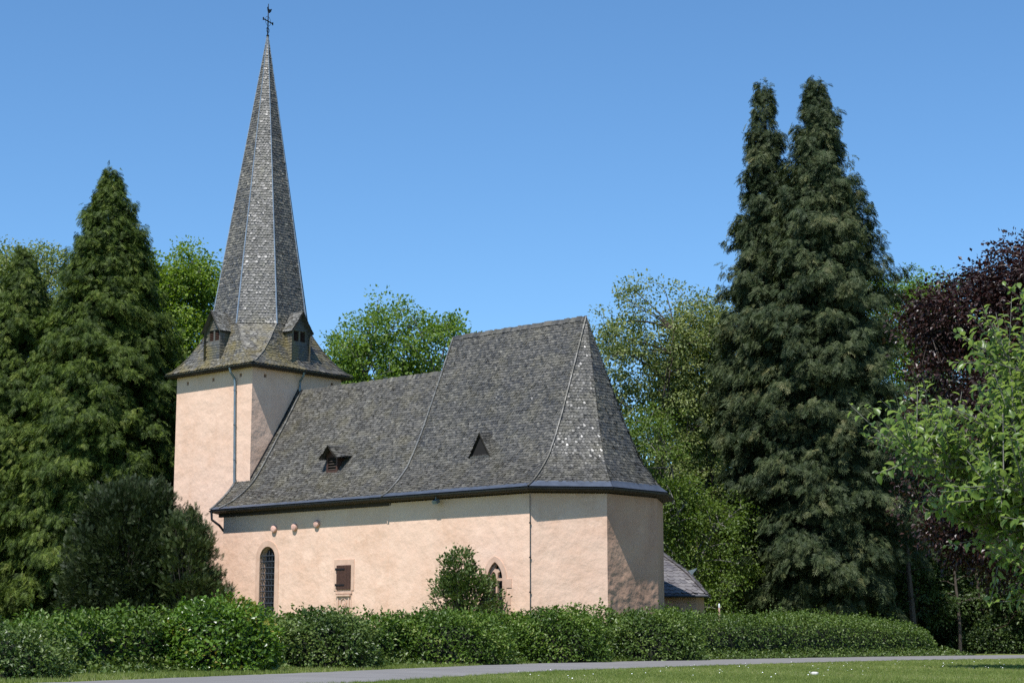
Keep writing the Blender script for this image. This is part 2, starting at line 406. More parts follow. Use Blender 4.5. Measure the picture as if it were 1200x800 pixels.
def wall_panel(bf, mapf, outer, holes, depth, nrm, hmat=0):
    """flat wall with openings cut through, each with jambs of the given depth"""
    loops = [[Vector((u, v, 0)) for u, v in outer]] + [[Vector((u, v, 0)) for u, v in h] for h in holes]
    flat = [p for l in loops for p in l]
    V = np.array([mapf(p.x, p.y) for p in flat])
    for t in tessellate_polygon(loops):
        p = V[list(t)]; n = np.cross(p[1] - p[0], p[2] - p[0])
        tt = list(t) if np.dot(n, nrm) > 0 else list(t)[::-1]
        bf.add(V[tt], [[0, 1, 2]], 0.5)
    for h in holes:
        for i in range(len(h)):
            a, b = np.array(mapf(*h[i])), np.array(mapf(*h[(i + 1) % len(h)]))
            q = np.array(nrm) * -depth
            bf.add([a, b, b + q, a + q], [[0, 1, 2, 3]], 0.5, hmat)

TZ = 13.45; WZ = 6.62
# tower walls
bf = Buf()
def holes_sq(cs, w=0.16): return [[(c - w / 2, z - w / 2), (c + w / 2, z - w / 2), (c + w / 2, z + w / 2), (c - w / 2, z + w / 2)] for c, z in cs]
TS = [(-4.69, 13.05), (-2.79, 13.05), (-0.83, 13.07)]
TE = [(0.77, 13.05), (4.91, 13.08)]
wall_panel(bf, lambda u, v: (u, 0, v), [(-5.5, 0.2), (0, 0.2), (0, TZ), (-5.5, TZ)], holes_sq(TS), 0.3, (0, -1, 0))
wall_panel(bf, lambda u, v: (0, u, v), [(0, 0.2), (5.5, 0.2), (5.5, TZ), (0, TZ)], holes_sq(TE), 0.3, (1, 0, 0))
wall_panel(bf, lambda u, v: (u, 5.5, v), [(-5.5, 0.2), (0, 0.2), (0, TZ), (-5.5, TZ)], [], 0.3, (0, 1, 0))
wall_panel(bf, lambda u, v: (-5.5, u, v), [(0, 0.2), (5.5, 0.2), (5.5, TZ), (0, TZ)], [], 0.3, (-1, 0, 0))
tower = ch('tower_wall', bf, M['plaster'])
for c, z in TS:  # dark plates set in the holes, shade painted in their colour
    b2 = Buf(); b2.box((c, 0.2, z), (0.17, 0.05, 0.17)); ch('wall_hole_shade', b2, M['hole'], tower)
for c, z in TE:
    b2 = Buf(); b2.box((-0.2, c, z), (0.05, 0.17, 0.17)); ch('wall_hole_shade', b2, M['hole'], tower)

# nave and choir walls
def arch_outline(u0, u1, z0, zs, n=12, pointed=False, rise=None):
    pts = [(u0, z0), (u1, z0), (u1, zs)]
    c = (u0 + u1) / 2; r = (u1 - u0) / 2
    if not pointed:
        for i in range(1, n): a = PI * i / n; pts.append((c + r * math.cos(a), zs + r * math.sin(a)))
    else:
        H = rise
        R = (r * r + H * H) / (2 * r)
        for i in range(1, n + 1):
            a = math.asin(H / R) * i / n; pts.append((u1 - R + R * math.cos(a), zs + R * math.sin(a)))
        for i in range(n - 1, 0, -1):
            a = math.asin(H / R) * i / n; pts.append((u0 + R - R * math.cos(a), zs + R * math.sin(a)))
    pts.append((u0, zs)); return pts
NS = -0.95
win_arch = arch_outline(1.95, 2.95, 1.3, 4.62)
win_shut = [(6.92, 3.2), (7.74, 3.2), (7.74, 4.18), (6.92, 4.18)]
bf = Buf()
wall_panel(bf, lambda u, v: (u, NS, v), [(-0.6, 0.2), (10.0, 0.2), (10.0, WZ), (-0.6, WZ)], [win_arch, win_shut], 0.42, (0, -1, 0))
wall_panel(bf, lambda u, v: (-0.6, u, v), [(NS, 0.2), (0.02, 0.2), (0.02, 7.4), (NS, WZ)], [], 0.3, (-1, 0, 0))
wall_panel(bf, lambda u, v: (u, 6.45, v), [(-0.6, 0.2), (10.0, 0.2), (10.0, WZ), (-0.6, WZ)], [], 0.3, (0, 1, 0))
wall_panel(bf, lambda u, v: (-0.6, u, v), [(5.48, 0.2), (6.45, 0.2), (6.45, WZ), (5.48, 7.4)], [], 0.3, (-1, 0, 0))
ch('nave_wall', bf, M['plaster'])
CS = -1.0
C = [np.array(p, float) for p in ((10.0, CS), (17.58, CS), (19.65, 1.1), (19.65, 4.28), (18.1, 6.75), (17.2, 6.5), (10.0, 6.5))]
win_pt = arch_outline(15.42, 16.2, 1.3, 3.42, 8, True, 0.66)
bf = Buf()
wall_panel(bf, lambda u, v: (u, CS, v), [(C[0][0], 0.2), (C[1][0], 0.2), (C[1][0], WZ), (C[0][0], WZ)], [win_pt], 0.3, (0, -1, 0))
bf.add([(10.0, CS, 0.2), (10.0, CS, WZ), (10.0, NS, WZ), (10.0, NS, 0.2)], [[0, 1, 2, 3]])
for i in (1, 4, 5):
    a, b = C[i], C[i + 1]
    bf.add([(*a, 0.2), (*b, 0.2), (*b, WZ), (*a, WZ)], [[0, 1, 2, 3]])
ch('choir_wall', bf, M['plaster'])
# east and north-east apse walls have darker, uneven render: a finely divided, gently lumpy sheet
bf = Buf()
for i in (2, 3):
    a, b = C[i], C[i + 1]; L = np.linalg.norm(b - a); d = (b - a) / L; nn = np.array([d[1], -d[0]])
    nu, nv = int(L / 0.05), int(6.42 / 0.05)
    U, Vv = np.meshgrid(np.linspace(0, L, nu), np.linspace(0.2, WZ, nv))
    def vn(x, y, sd, sc):
        rr = np.random.default_rng(sd); g = rr.random((60, 60)); x = x * sc; y = y * sc
        xi = np.floor(x).astype(int) % 58; yi = np.floor(y).astype(int) % 58; fx = x - np.floor(x); fy = y - np.floor(y)
        fx = fx * fx * (3 - 2 * fx); fy = fy * fy * (3 - 2 * fy)
        return lerp(lerp(g[yi, xi], g[yi, xi + 1], fx), lerp(g[yi + 1, xi], g[yi + 1, xi + 1], fx), fy)
    amp = np.clip((4.4 - Vv) / 1.5, 0.18, 1)
    h = (0.035 * (vn(U, Vv, 5, 1.6) - 0.5) + 0.05 * np.abs(vn(U + 3, Vv + 9, 8, 2.6) - 0.5) + 0.02 * (vn(U, Vv, 9, 6) - 0.5)) * amp
    edge = np.clip(np.minimum(U, L - U) / 0.15, 0, 1); h = h * edge
    X = a[0] + d[0] * U + nn[0] * h; Y = a[1] + d[1] * U + nn[1] * h
    i0 = np.arange(nv - 1)[:, None] * nu; j0 = np.arange(nu - 1)[None]
    bf.add(np.stack([X, Y, Vv], -1).reshape(-1, 3), np.stack([i0 + j0, i0 + j0 + 1, i0 + nu + j0 + 1, i0 + nu + j0], -1).reshape(-1, 4))
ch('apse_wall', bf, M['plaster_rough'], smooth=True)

# --- roofs
def ring_off(pts, o):   # offset an open chain of wall corners outwards (to the right of travel)
    out = []
    for i, p in enumerate(pts):
        ns = []
        if i > 0: d = p - pts[i - 1]; d = d / np.linalg.norm(d); ns.append(np.array([d[1], -d[0]]))
        if i < len(pts) - 1: d = pts[i + 1] - p; d = d / np.linalg.norm(d); ns.append(np.array([d[1], -d[0]]))
        n = sum(ns) / len(ns); n = n / (n @ n) if len(ns) > 1 else n
        out.append(p + n * o)
    return out
prof_c = [(1.0, 6.83), (0.92, 7.02), (0.833, 7.33), (0.75, 7.66), (0.655, 8.10), (0.55, 8.85), (0.44, 9.75), (0.226, 11.75), (0.0, 13.93)]
prof_n = [(1.0, 6.83), (0.92, 7.06), (0.83, 7.38), (0.745, 7.72), (0.66, 8.15), (0.47, 9.35), (0.23, 10.9), (0.0, 12.48)]
def hip(eave, top, prof): return [np.array([*(lerp(np.array(top), np.array(eave), r)), z]) for r, z in prof]
Wc = [C[0], C[1], C[2], C[3], C[4], C[5], C[6]]
Ec = ring_off([C[1], C[2], C[3], C[4]], 0.42)
Ew = np.array([9.98, -1.46]); RW = (9.98, 2.75); RA = (17.38, 2.75)
facets = [(hip(Ew, RW, prof_c), hip((Ec[0][0] + 0.02, -1.46), RA, prof_c))]
corners = [np.array((Ec[0][0] + 0.02, -1.46)), Ec[1], Ec[2], Ec[3], np.array([17.4, 6.96])]
for i in range(4): facets.append((hip(corners[i], RA, prof_c), hip(corners[i + 1], RA, prof_c)))
facets.append((hip(corners[4], RA, prof_c), hip((9.98, 6.96), RW, prof_c)))
bf = Buf(); fl = Buf(); base = Buf()
for k, (L, R) in enumerate(facets):
    st = 0.34 if k > 0 else 0.26
    slates(bf, L, R, 0.125, 0.135, st, rseed=50 + k)
    patch(bf, L, R, -0.02, 0.1)
    a, b = cut(L, R, 0, st + 0.05); patch(fl, a, b, 0.03)
    a2, b2 = a - [0, 0, 0.05], b - [0, 0, 0.05]
# west verge cheek of the higher choir roof, standing above the nave roof
vc = hip(Ew, RW, prof_c); vn_ = hip((9.98, -1.42), RW, prof_n)
def zcurve(pl, n):
    P = np.array(pl)[::-1]; return np.interp(n, P[:, 1][::-1], P[:, 2][::-1])
ys_ = np.linspace(-1.42, 2.75, 30)
zc = zcurve(vc, ys_); zn = zcurve(vn_, ys_) - 0.1
q = np.concatenate([np.column_stack([np.full(30, 9.98), ys_, zc]), np.column_stack([np.full(30, 9.98), ys_, zn])])
i = np.arange(29); bf.add(q, np.stack([i, i + 1, i + 31, i + 30], -1), 0.2)
q2 = q.copy(); q2[:, 1] = 5.5 - q2[:, 1]; bf.add(q2, np.stack([i, i + 1, i + 31, i + 30], -1), 0.2)
choir_roof = ch('choir_roof', bf, M['slate_choir'])
ch('eave_flashing', fl, M['zinc'], choir_roof)
bv = Buf()
def strip_slates(bf, poly, w, step, seed, nrm_hint=(0, 0, 1), thick=0.035):
    """overlapping little slates laid along a verge, hip or ridge"""
    r = np.random.default_rng(seed); P = np.asarray(poly, float)
    S = np.concatenate([[0], np.cumsum(np.linalg.norm(np.diff(P, axis=0), axis=1))])
    s = 0
    while s < S[-1] - 0.02:
        a = polyline_at(P, s, S); b = polyline_at(P, min(s + step * 1.35, S[-1]), S)
        t = b - a; L = np.linalg.norm(t); t /= L + 1e-9
        sd = np.cross(t, np.array(nrm_hint)); sd /= np.linalg.norm(sd) + 1e-9; up = np.cross(sd, t)
        c = (a + b) / 2 + up * (0.02 + 0.01 * r.random())
        tl = up * 0.02
        rot = np.column_stack([t - tl, sd, up])
        bf.box(c, (L, w * (0.85 + 0.3 * r.random()), thick), rot, r.random())
        s += step
nS = np.array((0, -0.75, 0.6))
strip_slates(bv, np.array(hip(Ew + np.array([0.05, 0]), (10.03, 2.75), prof_c)) + nS * 0.03, 0.07, 0.16, 1, nS)
ch('verge_strip', bv, M['verge'], choir_roof)
def ridge_comb(p0, p1, seed, dark=0.4):
    bf = Buf(); r = np.random.default_rng(seed); n = int((p1[0] - p0[0]) / 0.13)
    for k in range(n):
        x = lerp(p0[0], p1[0], k / n)
        y = p0[1]; z = p0[2] + 0.02
        h = 0.05 + 0.05 * r.random()
        for sgn, m_ in ((-1, 1), (1, 1)):
            d = np.array([0, sgn * 0.5, -0.86]); a = np.array([x, y - sgn * 0.02, z + (h if sgn < 0 else 0.02)])
            bf.add([a, a + [0.16, 0, -0.01], a + [0.16, 0, -0.01] + d * 0.26, a + d * 0.24], [[0, 1, 2, 3]], r.random())
    return bf
ch('ridge_comb', ridge_comb((9.98, 2.75, 13.93), (17.38, 2.75, 13.93), 3), M['slate_choir'], choir_roof)
bv = Buf()
for j in (0,):
    strip_slates(bv, np.array(hip(corners[0], RA, prof_c)) + np.array([0.01, -0.03, 0.02]), 0.045, 0.16, 8 + j, (0.3, -0.7, 0.5))
ch('hip_strip', bv, M['slate_nave'], choir_roof)

bf = Buf(); fl = Buf()
Ln, Rn = hip((-1.0, -1.42), (-1.0, 2.75), prof_n), hip((9.98, -1.42), (9.98, 2.75), prof_n)
slates(bf, Ln, Rn, 0.125, 0.135, 0.14, rseed=21); patch(bf, Ln, Rn, -0.02, 0.1)
Lm, Rm = hip((9.98, 6.92), (9.98, 2.75), prof_n), hip((-1.0, 6.92), (-1.0, 2.75), prof_n)
slates(bf, Lm, Rm, 0.155, 0.22, 0.0, rseed=22); patch(bf, Lm, Rm, -0.02, 0.1)
for n0, n1, sgn in ((-1.42, 0.0, 1),):       # west verge edge thickness
    P = np.array(Ln); bot = P - [0, 0, 0.14]
    q = np.concatenate([P, bot]); m = len(P); i = np.arange(m - 1); bf.add(q, np.stack([i, i + 1, i + m + 1, i + m], -1), 0.2)
nave_roof = ch('nave_roof', bf, M['slate_nave'])
a, b = cut(Ln, Rn, 0, 0.19); patch(fl, a, b, 0.03); ch('eave_flashing', fl, M['zinc'], nave_roof)
bv = Buf()
strip_slates(bv, np.array(hip((-0.96, -1.42), (-0.96, 2.75), prof_n)) + nS * 0.03, 0.12, 0.16, 2, nS)
vl = [(float(np.interp(n, [-1.38, -1.0, 0.0, 2.75], [-0.35, 0.05, 0.42, 0.30])), n, float(zcurve(Ln, n))) for n in np.linspace(-1.38, 2.72, 14)]
ch('verge_strip', bv, M['verge'], nave_roof)
bv = Buf(); strip_slates(bv, np.array(vl) + nS * 0.05, 0.07, 0.16, 5, nS); ch('seam_strip', bv, M['verge'], nave_roof)
ch('ridge_comb', ridge_comb((-0.05, 2.75, 12.48), (9.98, 2.75, 12.48), 4), M['slate_nave'], nave_roof)
# lead flashing where the nave roof meets the tower
bf = Buf(); P = np.array([(0.03, n, zcurve(Ln, n) + 0.03) for n in np.linspace(0, 2.75, 10)])
for k in range(9):
    a, b = P[k], P[k + 1]; bf.add([a, b, b + [0, 0, 0.16], a + [0, 0, 0.16]], [[0, 1, 2, 3]])
ch('flashing', bf, M['gutter'], nave_roof)

# soffits and gutters
def gutter(name, pts, r=0.06, parent=church):
    bf = Buf(); P = np.array(pts, float)
    # half-round channel
    for k in range(len(P) - 1):
        a, b = P[k], P[k + 1]; t = (b - a); t = t / np.linalg.norm(t); sd = np.cross(t, [0, 0, 1]); sd /= np.linalg.norm(sd)
        an = np.linspace(PI, 2 * PI, 7)
        ra = [a + sd * r * math.cos(x) + np.array([0, 0, r * math.sin(x)]) for x in an]
        rb = [b + sd * r * math.cos(x) + np.array([0, 0, r * math.sin(x)]) for x in an]
        ra += [p * 1 for p in reversed([a + sd * (r - .012) * math.cos(x) + np.array([0, 0, (r - .012) * math.sin(x)]) for x in an])]
        rb += [p * 1 for p in reversed([b + sd * (r - .012) * math.cos(x) + np.array([0, 0, (r - .012) * math.sin(x)]) for x in an])]
        n = len(ra); V = np.array(ra + rb); F = [[i, (i + 1) % n, n + (i + 1) % n, n + i] for i in range(n)]
        bf.add(V, F)
    return ch(name, bf, M['gutter'], parent)
e3 = [np.array([*c, 6.80]) for c in corners]
def outp(P, o):
    Q = ring_off([np.array(p[:2]) for p in P], o); return [np.array([*q, p[2]]) for q, p in zip(Q, P)]
gutter('gutter', outp([np.array([-1.0, -1.42, 6.80]), np.array([9.95, -1.42, 6.80])], 0.02))
gutter('gutter', outp([np.array([9.98, -1.46, 6.80])] + e3[:5], 0.0))
bf = Buf()
def soffit(bf, wall, eave, z=6.70, zt=6.78):
    for k in range(len(wall) - 1):
        w0, w1, e0, e1 = wall[k], wall[k + 1], eave[k], eave[k + 1]
        bf.add([(*w0, z - 0.04), (*w1, z - 0.04), (*e1, z + 0.02), (*e0, z + 0.02)], [[3, 2, 1, 0]])
        bf.add([(*e0, z + 0.02), (*e1, z + 0.02), (*e1, zt + 0.06), (*e0, zt + 0.06)], [[0, 1, 2, 3]])
wl = [np.array(p) for p in ((-1.0, NS + .02), (10.0, NS + .02))]; soffit(bf, wl, [np.array((-1.0, -1.40)), np.array((9.98, -1.40))])
cin = ring_off([C[0], C[1], C[2], C[3], C[4], np.array([17.0, 6.5])], -0.02)
soffit(bf, cin, [Ew + [0, .02]] + ring_off(corners[:5], -0.02))
soffit(bf, [np.array((10., 6.44)), np.array((-1.0, 6.44))], [np.array((10.0, 6.9)), np.array((-1.0, 6.9))])
bf.box((4.6, NS + 0.03, 6.62), (11.0, 0.16, 0.2)); 
ch('soffit', bf, M['soffit'])

# tower roof: square eaves flaring into an eight-sided spire
ctr = np.array([-2.75, 2.75]); ap = 2.25; hs = ap * math.tan(PI / 8); EO = 0.38; EZ = 13.5
oct_ = [ctr + np.array(p) for p in ((-hs, -ap), (hs, -ap), (ap, -hs), (ap, hs), (hs, ap), (-hs, ap), (-ap, hs), (-ap, -hs))]
sq = [np.array(p) for p in ((-5.5 - EO, -EO), (EO, -EO), (EO, 5.5 + EO), (-5.5 - EO, 5.5 + EO))]
ft = [(0, EZ), (0.15, 13.62), (0.3, 13.85), (0.5, 14.22), (0.72, 14.78), (0.88, 15.27), (1.0, 15.68)]
def flare(e, o): return [np.array([*lerp(e, o, t), z]) for t, z in ft]
def spireline(o): return [np.array([*lerp(o, ctr, t * 0.985), lerp(15.68, 30.35, t)]) for t in np.linspace(0, 1, 12)]
bf = Buf()
low = []
for k in range(4):
    s0, s1 = sq[k], sq[(k + 1) % 4]; o0, o1, o2 = oct_[2 * k], oct_[2 * k + 1], oct_[(2 * k + 2) % 8]
    L, R = flare(s0, o0), flare(s1, o1)
    slates(bf, L, R, 0.14, 0.2, 0.05, rseed=70 + k); patch(bf, L, R, -0.02, 0.1)
    L, R = flare(s1, o1), flare(s1, o2)
    slates(bf, L, R, 0.14, 0.2, 0.02, rseed=80 + k); patch(bf, L, R, -0.02, 0.1)
for k in range(8):
    L, R = spireline(oct_[k]), spireline(oct_[(k + 1) % 8])
    slates(bf, L, R, 0.13, 0.15, 0.0, rseed=90 + k, lift=0.028); patch(bf, L, R, -0.02, 0.1)
spire = ch('spire', bf, M['slate_spire'])
for k in range(8):
    bf = Buf(); P = np.array(spireline(oct_[k])); d = oct_[k] - ctr; d = d / np.linalg.norm(d)
    P = P + np.array([d[0], d[1], 0.1]) * 0.025
    rr = np.linspace(0.034, 0.015, len(P)); bf.tube(P, rr, 5); ch('hip_flashing', bf, M['lead'], spire)
for k in (0, 1, 2, 3):
    bf = Buf(); P = np.array(flare(sq[k], oct_[2 * k])); 
    strip_slates(bf, P + np.array([0, 0, 0.02]), 0.06, 0.15, 30 + k, (0, 0, 1)); 
    P = np.array(flare(sq[k], oct_[(2 * k - 1) % 8])); strip_slates(bf, P + np.array([0, 0, 0.02]), 0.06, 0.15, 40 + k, (0, 0, 1))
    ch('hip_strip', bf, M['slate_spire'], spire)
bf = Buf(); bf.tube([(ctr[0], ctr[1], 29.3), (ctr[0], ctr[1], 29.9), (ctr[0], ctr[1], 30.5)], (0.19, 0.11, 0.05), 8); ch('tip_cap', bf, M['verge'], spire)
bf = Buf()
bf.box((ctr[0], ctr[1], EZ - 0.09), (5.5 + 2 * EO - 0.06, 5.5 + 2 * EO - 0.06, 0.07)); ch('soffit', bf, M['soffit'], spire)
sg = ring_off([sq[3], sq[0], sq[1], sq[2]], 0.0)
g = gutter('gutter', [np.array([*p, EZ - 0.02]) for p in (sq[0] + [-.02, -.03], sq[1] + [.03, -.03], sq[2] + [.03, .02])], 0.06, spire)

# belfry dormers, one on each side of the flared foot
def belfry_dormer(rot):
    R2 = np.array([[math.cos(rot), -math.sin(rot)], [math.sin(rot), math.cos(rot)]])
    def T(x, y, z):  # x across, y outwards from the tower centre
        p = ctr + R2 @ np.array([x, -y]); return np.array([p[0], p[1], z])
    f = 2.80; bk = 1.7; w = 0.56; z0, z1, z2 = 13.95, 15.42, 16.28
    bf = Buf()
    fr = [(-w, z0), (w, z0), (w, z1), (0, z2 - 0.08), (-w, z1)]
    hl = [[(-0.36, 14.88), (-0.05, 14.88), (-0.05, 15.36), (-0.36, 15.36)], [(0.05, 14.88), (0.36, 14.88), (0.36, 15.36), (0.05, 15.36)]]
    nrm = T(0, 1, 0) - T(0, 0, 0)
    wall_panel(bf, lambda u, v: tuple(T(u, f, v)), fr, hl, 0.2, nrm)
    # slate-hung front and cheeks
    r = np.random.default_rng(int(rot * 10) + 50)
    for row, zz in enumerate(np.arange(z0, z2 - 0.1, 0.12)):
        half = w if zz < z1 else w * (z2 - zz) / (z2 - z1)
        for x in np.arange(-half, half - 0.04, 0.14):
            xa, xb = x + 0.07 * (row % 2), min(x + 0.07 * (row % 2) + 0.135, half)
            if xb - xa < 0.03: continue
            if 14.74 < zz < 15.36 and xb > -0.40 and xa < 0.40: continue
            bf.add([T(xa, f + 0.03, zz), T(xb, f + 0.03, zz), T(xb, f + 0.006, zz + 0.15), T(xa, f + 0.006, zz + 0.15)], [[0, 1, 2, 3]], r.random() * 0.8)
    for s in (-1, 1):
        A = [T(s * w, f, z0), T(s * w, f, z1), T(s * w, bk, z1 + 0.0), T(s * w, bk, z0)]
        bf.add(A, [[0, 1, 2, 3]], 0.3)
        for zz in np.arange(z0, z1, 0.14):
            for y in np.arange(bk + 0.4, f, 0.17):
                bf.add([T(s * (w + 0.03), y, zz), T(s * (w + 0.03), y + 0.16, zz), T(s * (w + 0.005), y + 0.16, zz + 0.17), T(s * (w + 0.005), y, zz + 0.17)], [[0, 1, 2, 3]], r.random() * 0.8)
    d = ch('bell_dormer', bf, M['slate_spire'])
    rf = Buf(); ov = 0.14
    for s in (-1, 1):
        eL, eR = T(s * (w + ov), f + 0.24, z1 - 0.14), T(s * (w + ov), bk, z1 - 0.14)
        tL, tR = T(0, f + 0.24, z2 + 0.02), T(0, bk, z2 + 0.02)
        mL, mR = (eL + tL) / 2 - [0, 0, 0.05], (eR + tR) / 2 - [0, 0, 0.05]
        if s < 0: eL, eR, tL, tR, mL, mR = eR, eL, tR, tL, mR, mL
        slates(rf, [eL, mL, tL], [eR, mR, tR], 0.14, 0.16, 0.0, rseed=int(rot * 7) + 40 + s)
        patch(rf, [eL, mL, tL], [eR, mR, tR], -0.01, 0.2); patch(rf, [eL, mL, tL], [eR, mR, tR], -0.05, 0.1)
    ch('dormer_roof', rf, M['verge'], d)
    for x0 in (-0.205, 0.205):
        lv = Buf()
        for zz in np.arange(14.90, 15.34, 0.085):
            a, b = T(x0 - 0.15, f - 0.03, zz), T(x0 + 0.15, f - 0.03, zz); bk_ = (T(0, -0.07, 0) - T(0, 0, 0)) + [0, 0, 0.06]
            lv.add([a, b, b + bk_, a + bk_, a + [0, 0, .012], b + [0, 0, .012], b + bk_ + [0, 0, .012], a + bk_ + [0, 0, .012]], [[0, 1, 2, 3], [4, 5, 6, 7], [0, 1, 5, 4], [2, 3, 7, 6]])
        lv.add([T(x0 - 0.155, f - 0.18, 14.86), T(x0 + 0.155, f - 0.18, 14.86), T(x0 + 0.155, f - 0.18, 15.38), T(x0 - 0.155, f - 0.18, 15.38)], [[0, 1, 2, 3]], mat=1)
        o = lv.build('louvre', [M['wood'], M['hole']], d)
    return d
for a_ in (0, PI / 2, PI, -PI / 2): belfry_dormer(a_)

# iron cross and weathercock on the tip
bf = Buf(); cx, cy = ctr
bd = np.array([math.sin(math.radians(25)), math.cos(math.radians(25))])     # world direction of the arms
cr, sr = math.cos(PI / 2 - AX), math.sin(PI / 2 - AX)
bl = np.array([bd[0] * cr - bd[1] * sr, bd[0] * sr + bd[1] * cr])
def XP(u, z): return (cx + bl[0] * u, cy + bl[1] * u, z)
bf.tube([XP(0, 30.4), XP(0, 31.2), XP(0, 32.15)], (0.035, 0.03, 0.018), 6)
bf.tube([XP(-0.42, 31.25), XP(0.42, 31.25)], 0.03, 6)
for u, z in ((-0.42, 31.25), (0.42, 31.25)): bf.tube([XP(u, z - 0.07), XP(u, z + 0.07)], 0.035, 5)
an = np.linspace(0, 2 * PI, 17)
bf.tube([XP(0.24 * math.cos(x), 31.25 + 0.24 * math.sin(x)) for x in an], 0.010, 4)
for sg_ in (-1, 1):
    bf.tube([XP(0, 30.62), XP(0.11 * sg_, 30.72), XP(0.13 * sg_, 30.85), XP(0.03 * sg_, 30.92)], 0.014, 4)
for zz, rr in ((30.5, 0.075), (30.86, 0.05)):
    bf.tube([XP(0, zz - rr), XP(0, zz - rr * .5), XP(0, zz), XP(0, zz + rr * .5), XP(0, zz + rr)], (0.01, rr * .85, rr, rr * .85, 0.01), 8)
cross = ch('spire_cross', bf, M['iron'])
bf = Buf()
cock = [(-0.03, 31.74), (0.10, 31.70), (0.22, 31.80), (0.30, 31.98), (0.20, 31.94), (0.12, 31.88), (0.02, 31.90), (-0.03, 32.00), (-0.09, 31.95), (-0.06, 31.84)]
A = [np.array(XP(u, z)) for u, z in cock]; w_ = np.array([-bl[1], bl[0], 0]) * 0.02
bf.poly([p + w_ for p in A]); bf.poly([p - w_ for p in A][::-1])
for i in range(len(A)):
    a, b = A[i], A[(i + 1) % len(A)]; bf.add([a + w_, a - w_, b - w_, b + w_], [[0, 1, 2, 3]])
ch('weathercock', bf, M['iron'], cross)
# small roof hook box on the spire's west side
bf = Buf(); bf.box((-4.05, 1.6, 24.0), (0.10, 0.22, 0.55)); 
# small gabled louvre dormer on the nave roof
def roof_dormer():
    bf = Buf(); e0, e1, n0 = 5.05, 5.75, 0.02; z0, z1, z2 = 8.2, 8.98, 9.38
    wall_panel(bf, lambda u, v: (u, n0, v), [(e0, z0), (e1, z0), (e1, z1), ((e0 + e1) / 2, z2 - .05), (e0, z1)], [[(e0 + .1, z0 + .12), (e1 - .1, z0 + .12), (e1 - .1, z1 - .1), (e0 + .1, z1 - .1)]], 0.12, (0, -1, 0))
    for e in (e0, e1): bf.add([(e, n0, z0), (e, n0, z1), (e, 0.75, z1), (e, 0.3, z0)], [[0, 1, 2, 3]], 0.1)
    d = ch('roof_dormer', bf, M['wood'])
    rf = Buf(); em = (e0 + e1) / 2; f = n0 - 0.26
    for s in (-1, 1):
        eL, eR = np.array((em + s * 0.60, f, z1 - 0.16)), np.array((em + s * 0.85, 0.62, z1 - 0.05)); tL, tR = np.array((em, f, z2)), np.array((em, 0.98, z2 + 0.08))
        mL, mR = (eL + tL) / 2 - [0, 0, .05], (eR + tR) / 2 - [0, 0, .05]
        if s < 0: eL, eR, tL, tR, mL, mR = eR, eL, tR, tL, mR, mL
        slates(rf, [eL, mL, tL], [eR, mR, tR], 0.13, 0.2, 0.0, rseed=5 + s); patch(rf, [eL, mL, tL], [eR, mR, tR], -0.01, .2); patch(rf, [eL, mL, tL], [eR, mR, tR], -0.05, .1)
    ch('dormer_roof', rf, M['slate_nave'], d)
    lv = Buf()
    for zz in np.arange(z0 + .14, z1 - .12, 0.12):
        lv.box((em, n0 + 0.05, zz + 0.03), (0.5, 0.10, 0.018), [[1, 0, 0], [0, .8, -.6], [0, .6, .8]])
    lv.add([(e0 + .09, n0 + .11, z0 + .1), (e1 - .09, n0 + .11, z0 + .1), (e1 - .09, n0 + .11, z1 - .09), (e0 + .09, n0 + .11, z1 - .09)], [[0, 1, 2, 3]], mat=1)
    lv.build('louvre', [M['soffit'], M['hole']], d)
roof_dormer()
def vent_dormer():
    e0, e1 = 13.5, 14.48; em = 13.98; n0 = 0.12; z0, z2 = 8.3, 9.22
    rf = Buf()
    for s in (-1, 1):
        eL, eR = np.array((em + s * 0.60, n0 - 0.05, z0 - 0.02)), np.array((em + s * 0.60, n0 + 0.05, z0 + 0.05)); tL, tR = np.array((em, n0 - .05, z2 + .06)), np.array((em + .0, 0.78, z2 + 0.16))
        if s < 0: eL, eR, tL, tR = eR, eL, tR, tL
        slates(rf, [eL, tL], [eR, tR], 0.13, 0.16, 0.0, rseed=15 + s); patch(rf, [eL, tL], [eR, tR], -0.01, .2); patch(rf, [eL, tL], [eR, tR], -0.04, .1)
    d = ch('vent_dormer', rf, M['slate_choir'])
    b = Buf(); b.poly([(em - .54, n0 + .02, z0 + .02), (em + .54, n0 + .02, z0 + .02), (em, n0 + .02, z2 - .02)]); ch('vent_shade', b, M['hole'], d)  # flat near-black triangle painted as the shade inside the vent
    b = Buf(); b.box((em, n0 + .02, z0 + .03), (1.0, 0.12, 0.06)); ch('sill', b, M['slate_choir'], d)
vent_dormer()

# arched window with iron grille
def band(outl, w, y0, y1, openbottom=True):
    """stone surround following an opening outline"""
    bf = Buf(); P = np.array(outl[1:] + outl[:1], float)      # start at bottom right, go round the head, end bottom left
    c = P.mean(0); n = len(P); Q = []
    for i in range(n):
        if i in (0, n - 1): d = np.array([1.0 if i == 0 else -1.0, 0])
        else:
            t = P[i + 1] - P[i - 1]; t = t / np.linalg.norm(t); d = np.array([t[1], -t[0]])
        Q.append(P[i] + d * w)
    Q = np.array(Q)
    for i in range(n - 1):
        a, b, c_, d_ = P[i], P[i + 1], Q[i + 1], Q[i]
        f = lambda p, y: (p[0], y, p[1])
        bf.add([f(a, y0), f(b, y0), f(c_, y0), f(d_, y0)], [[0, 1, 2, 3]], 0.5)
        bf.add([f(d_, y0), f(c_, y0), f(c_, y1), f(d_, y1)], [[0, 1, 2, 3]], 0.5)
        bf.add([f(a, y0), f(a, y1 + 0.1), f(b, y1 + 0.1), f(b, y0)], [[0, 1, 2, 3]], 0.5)
    return bf
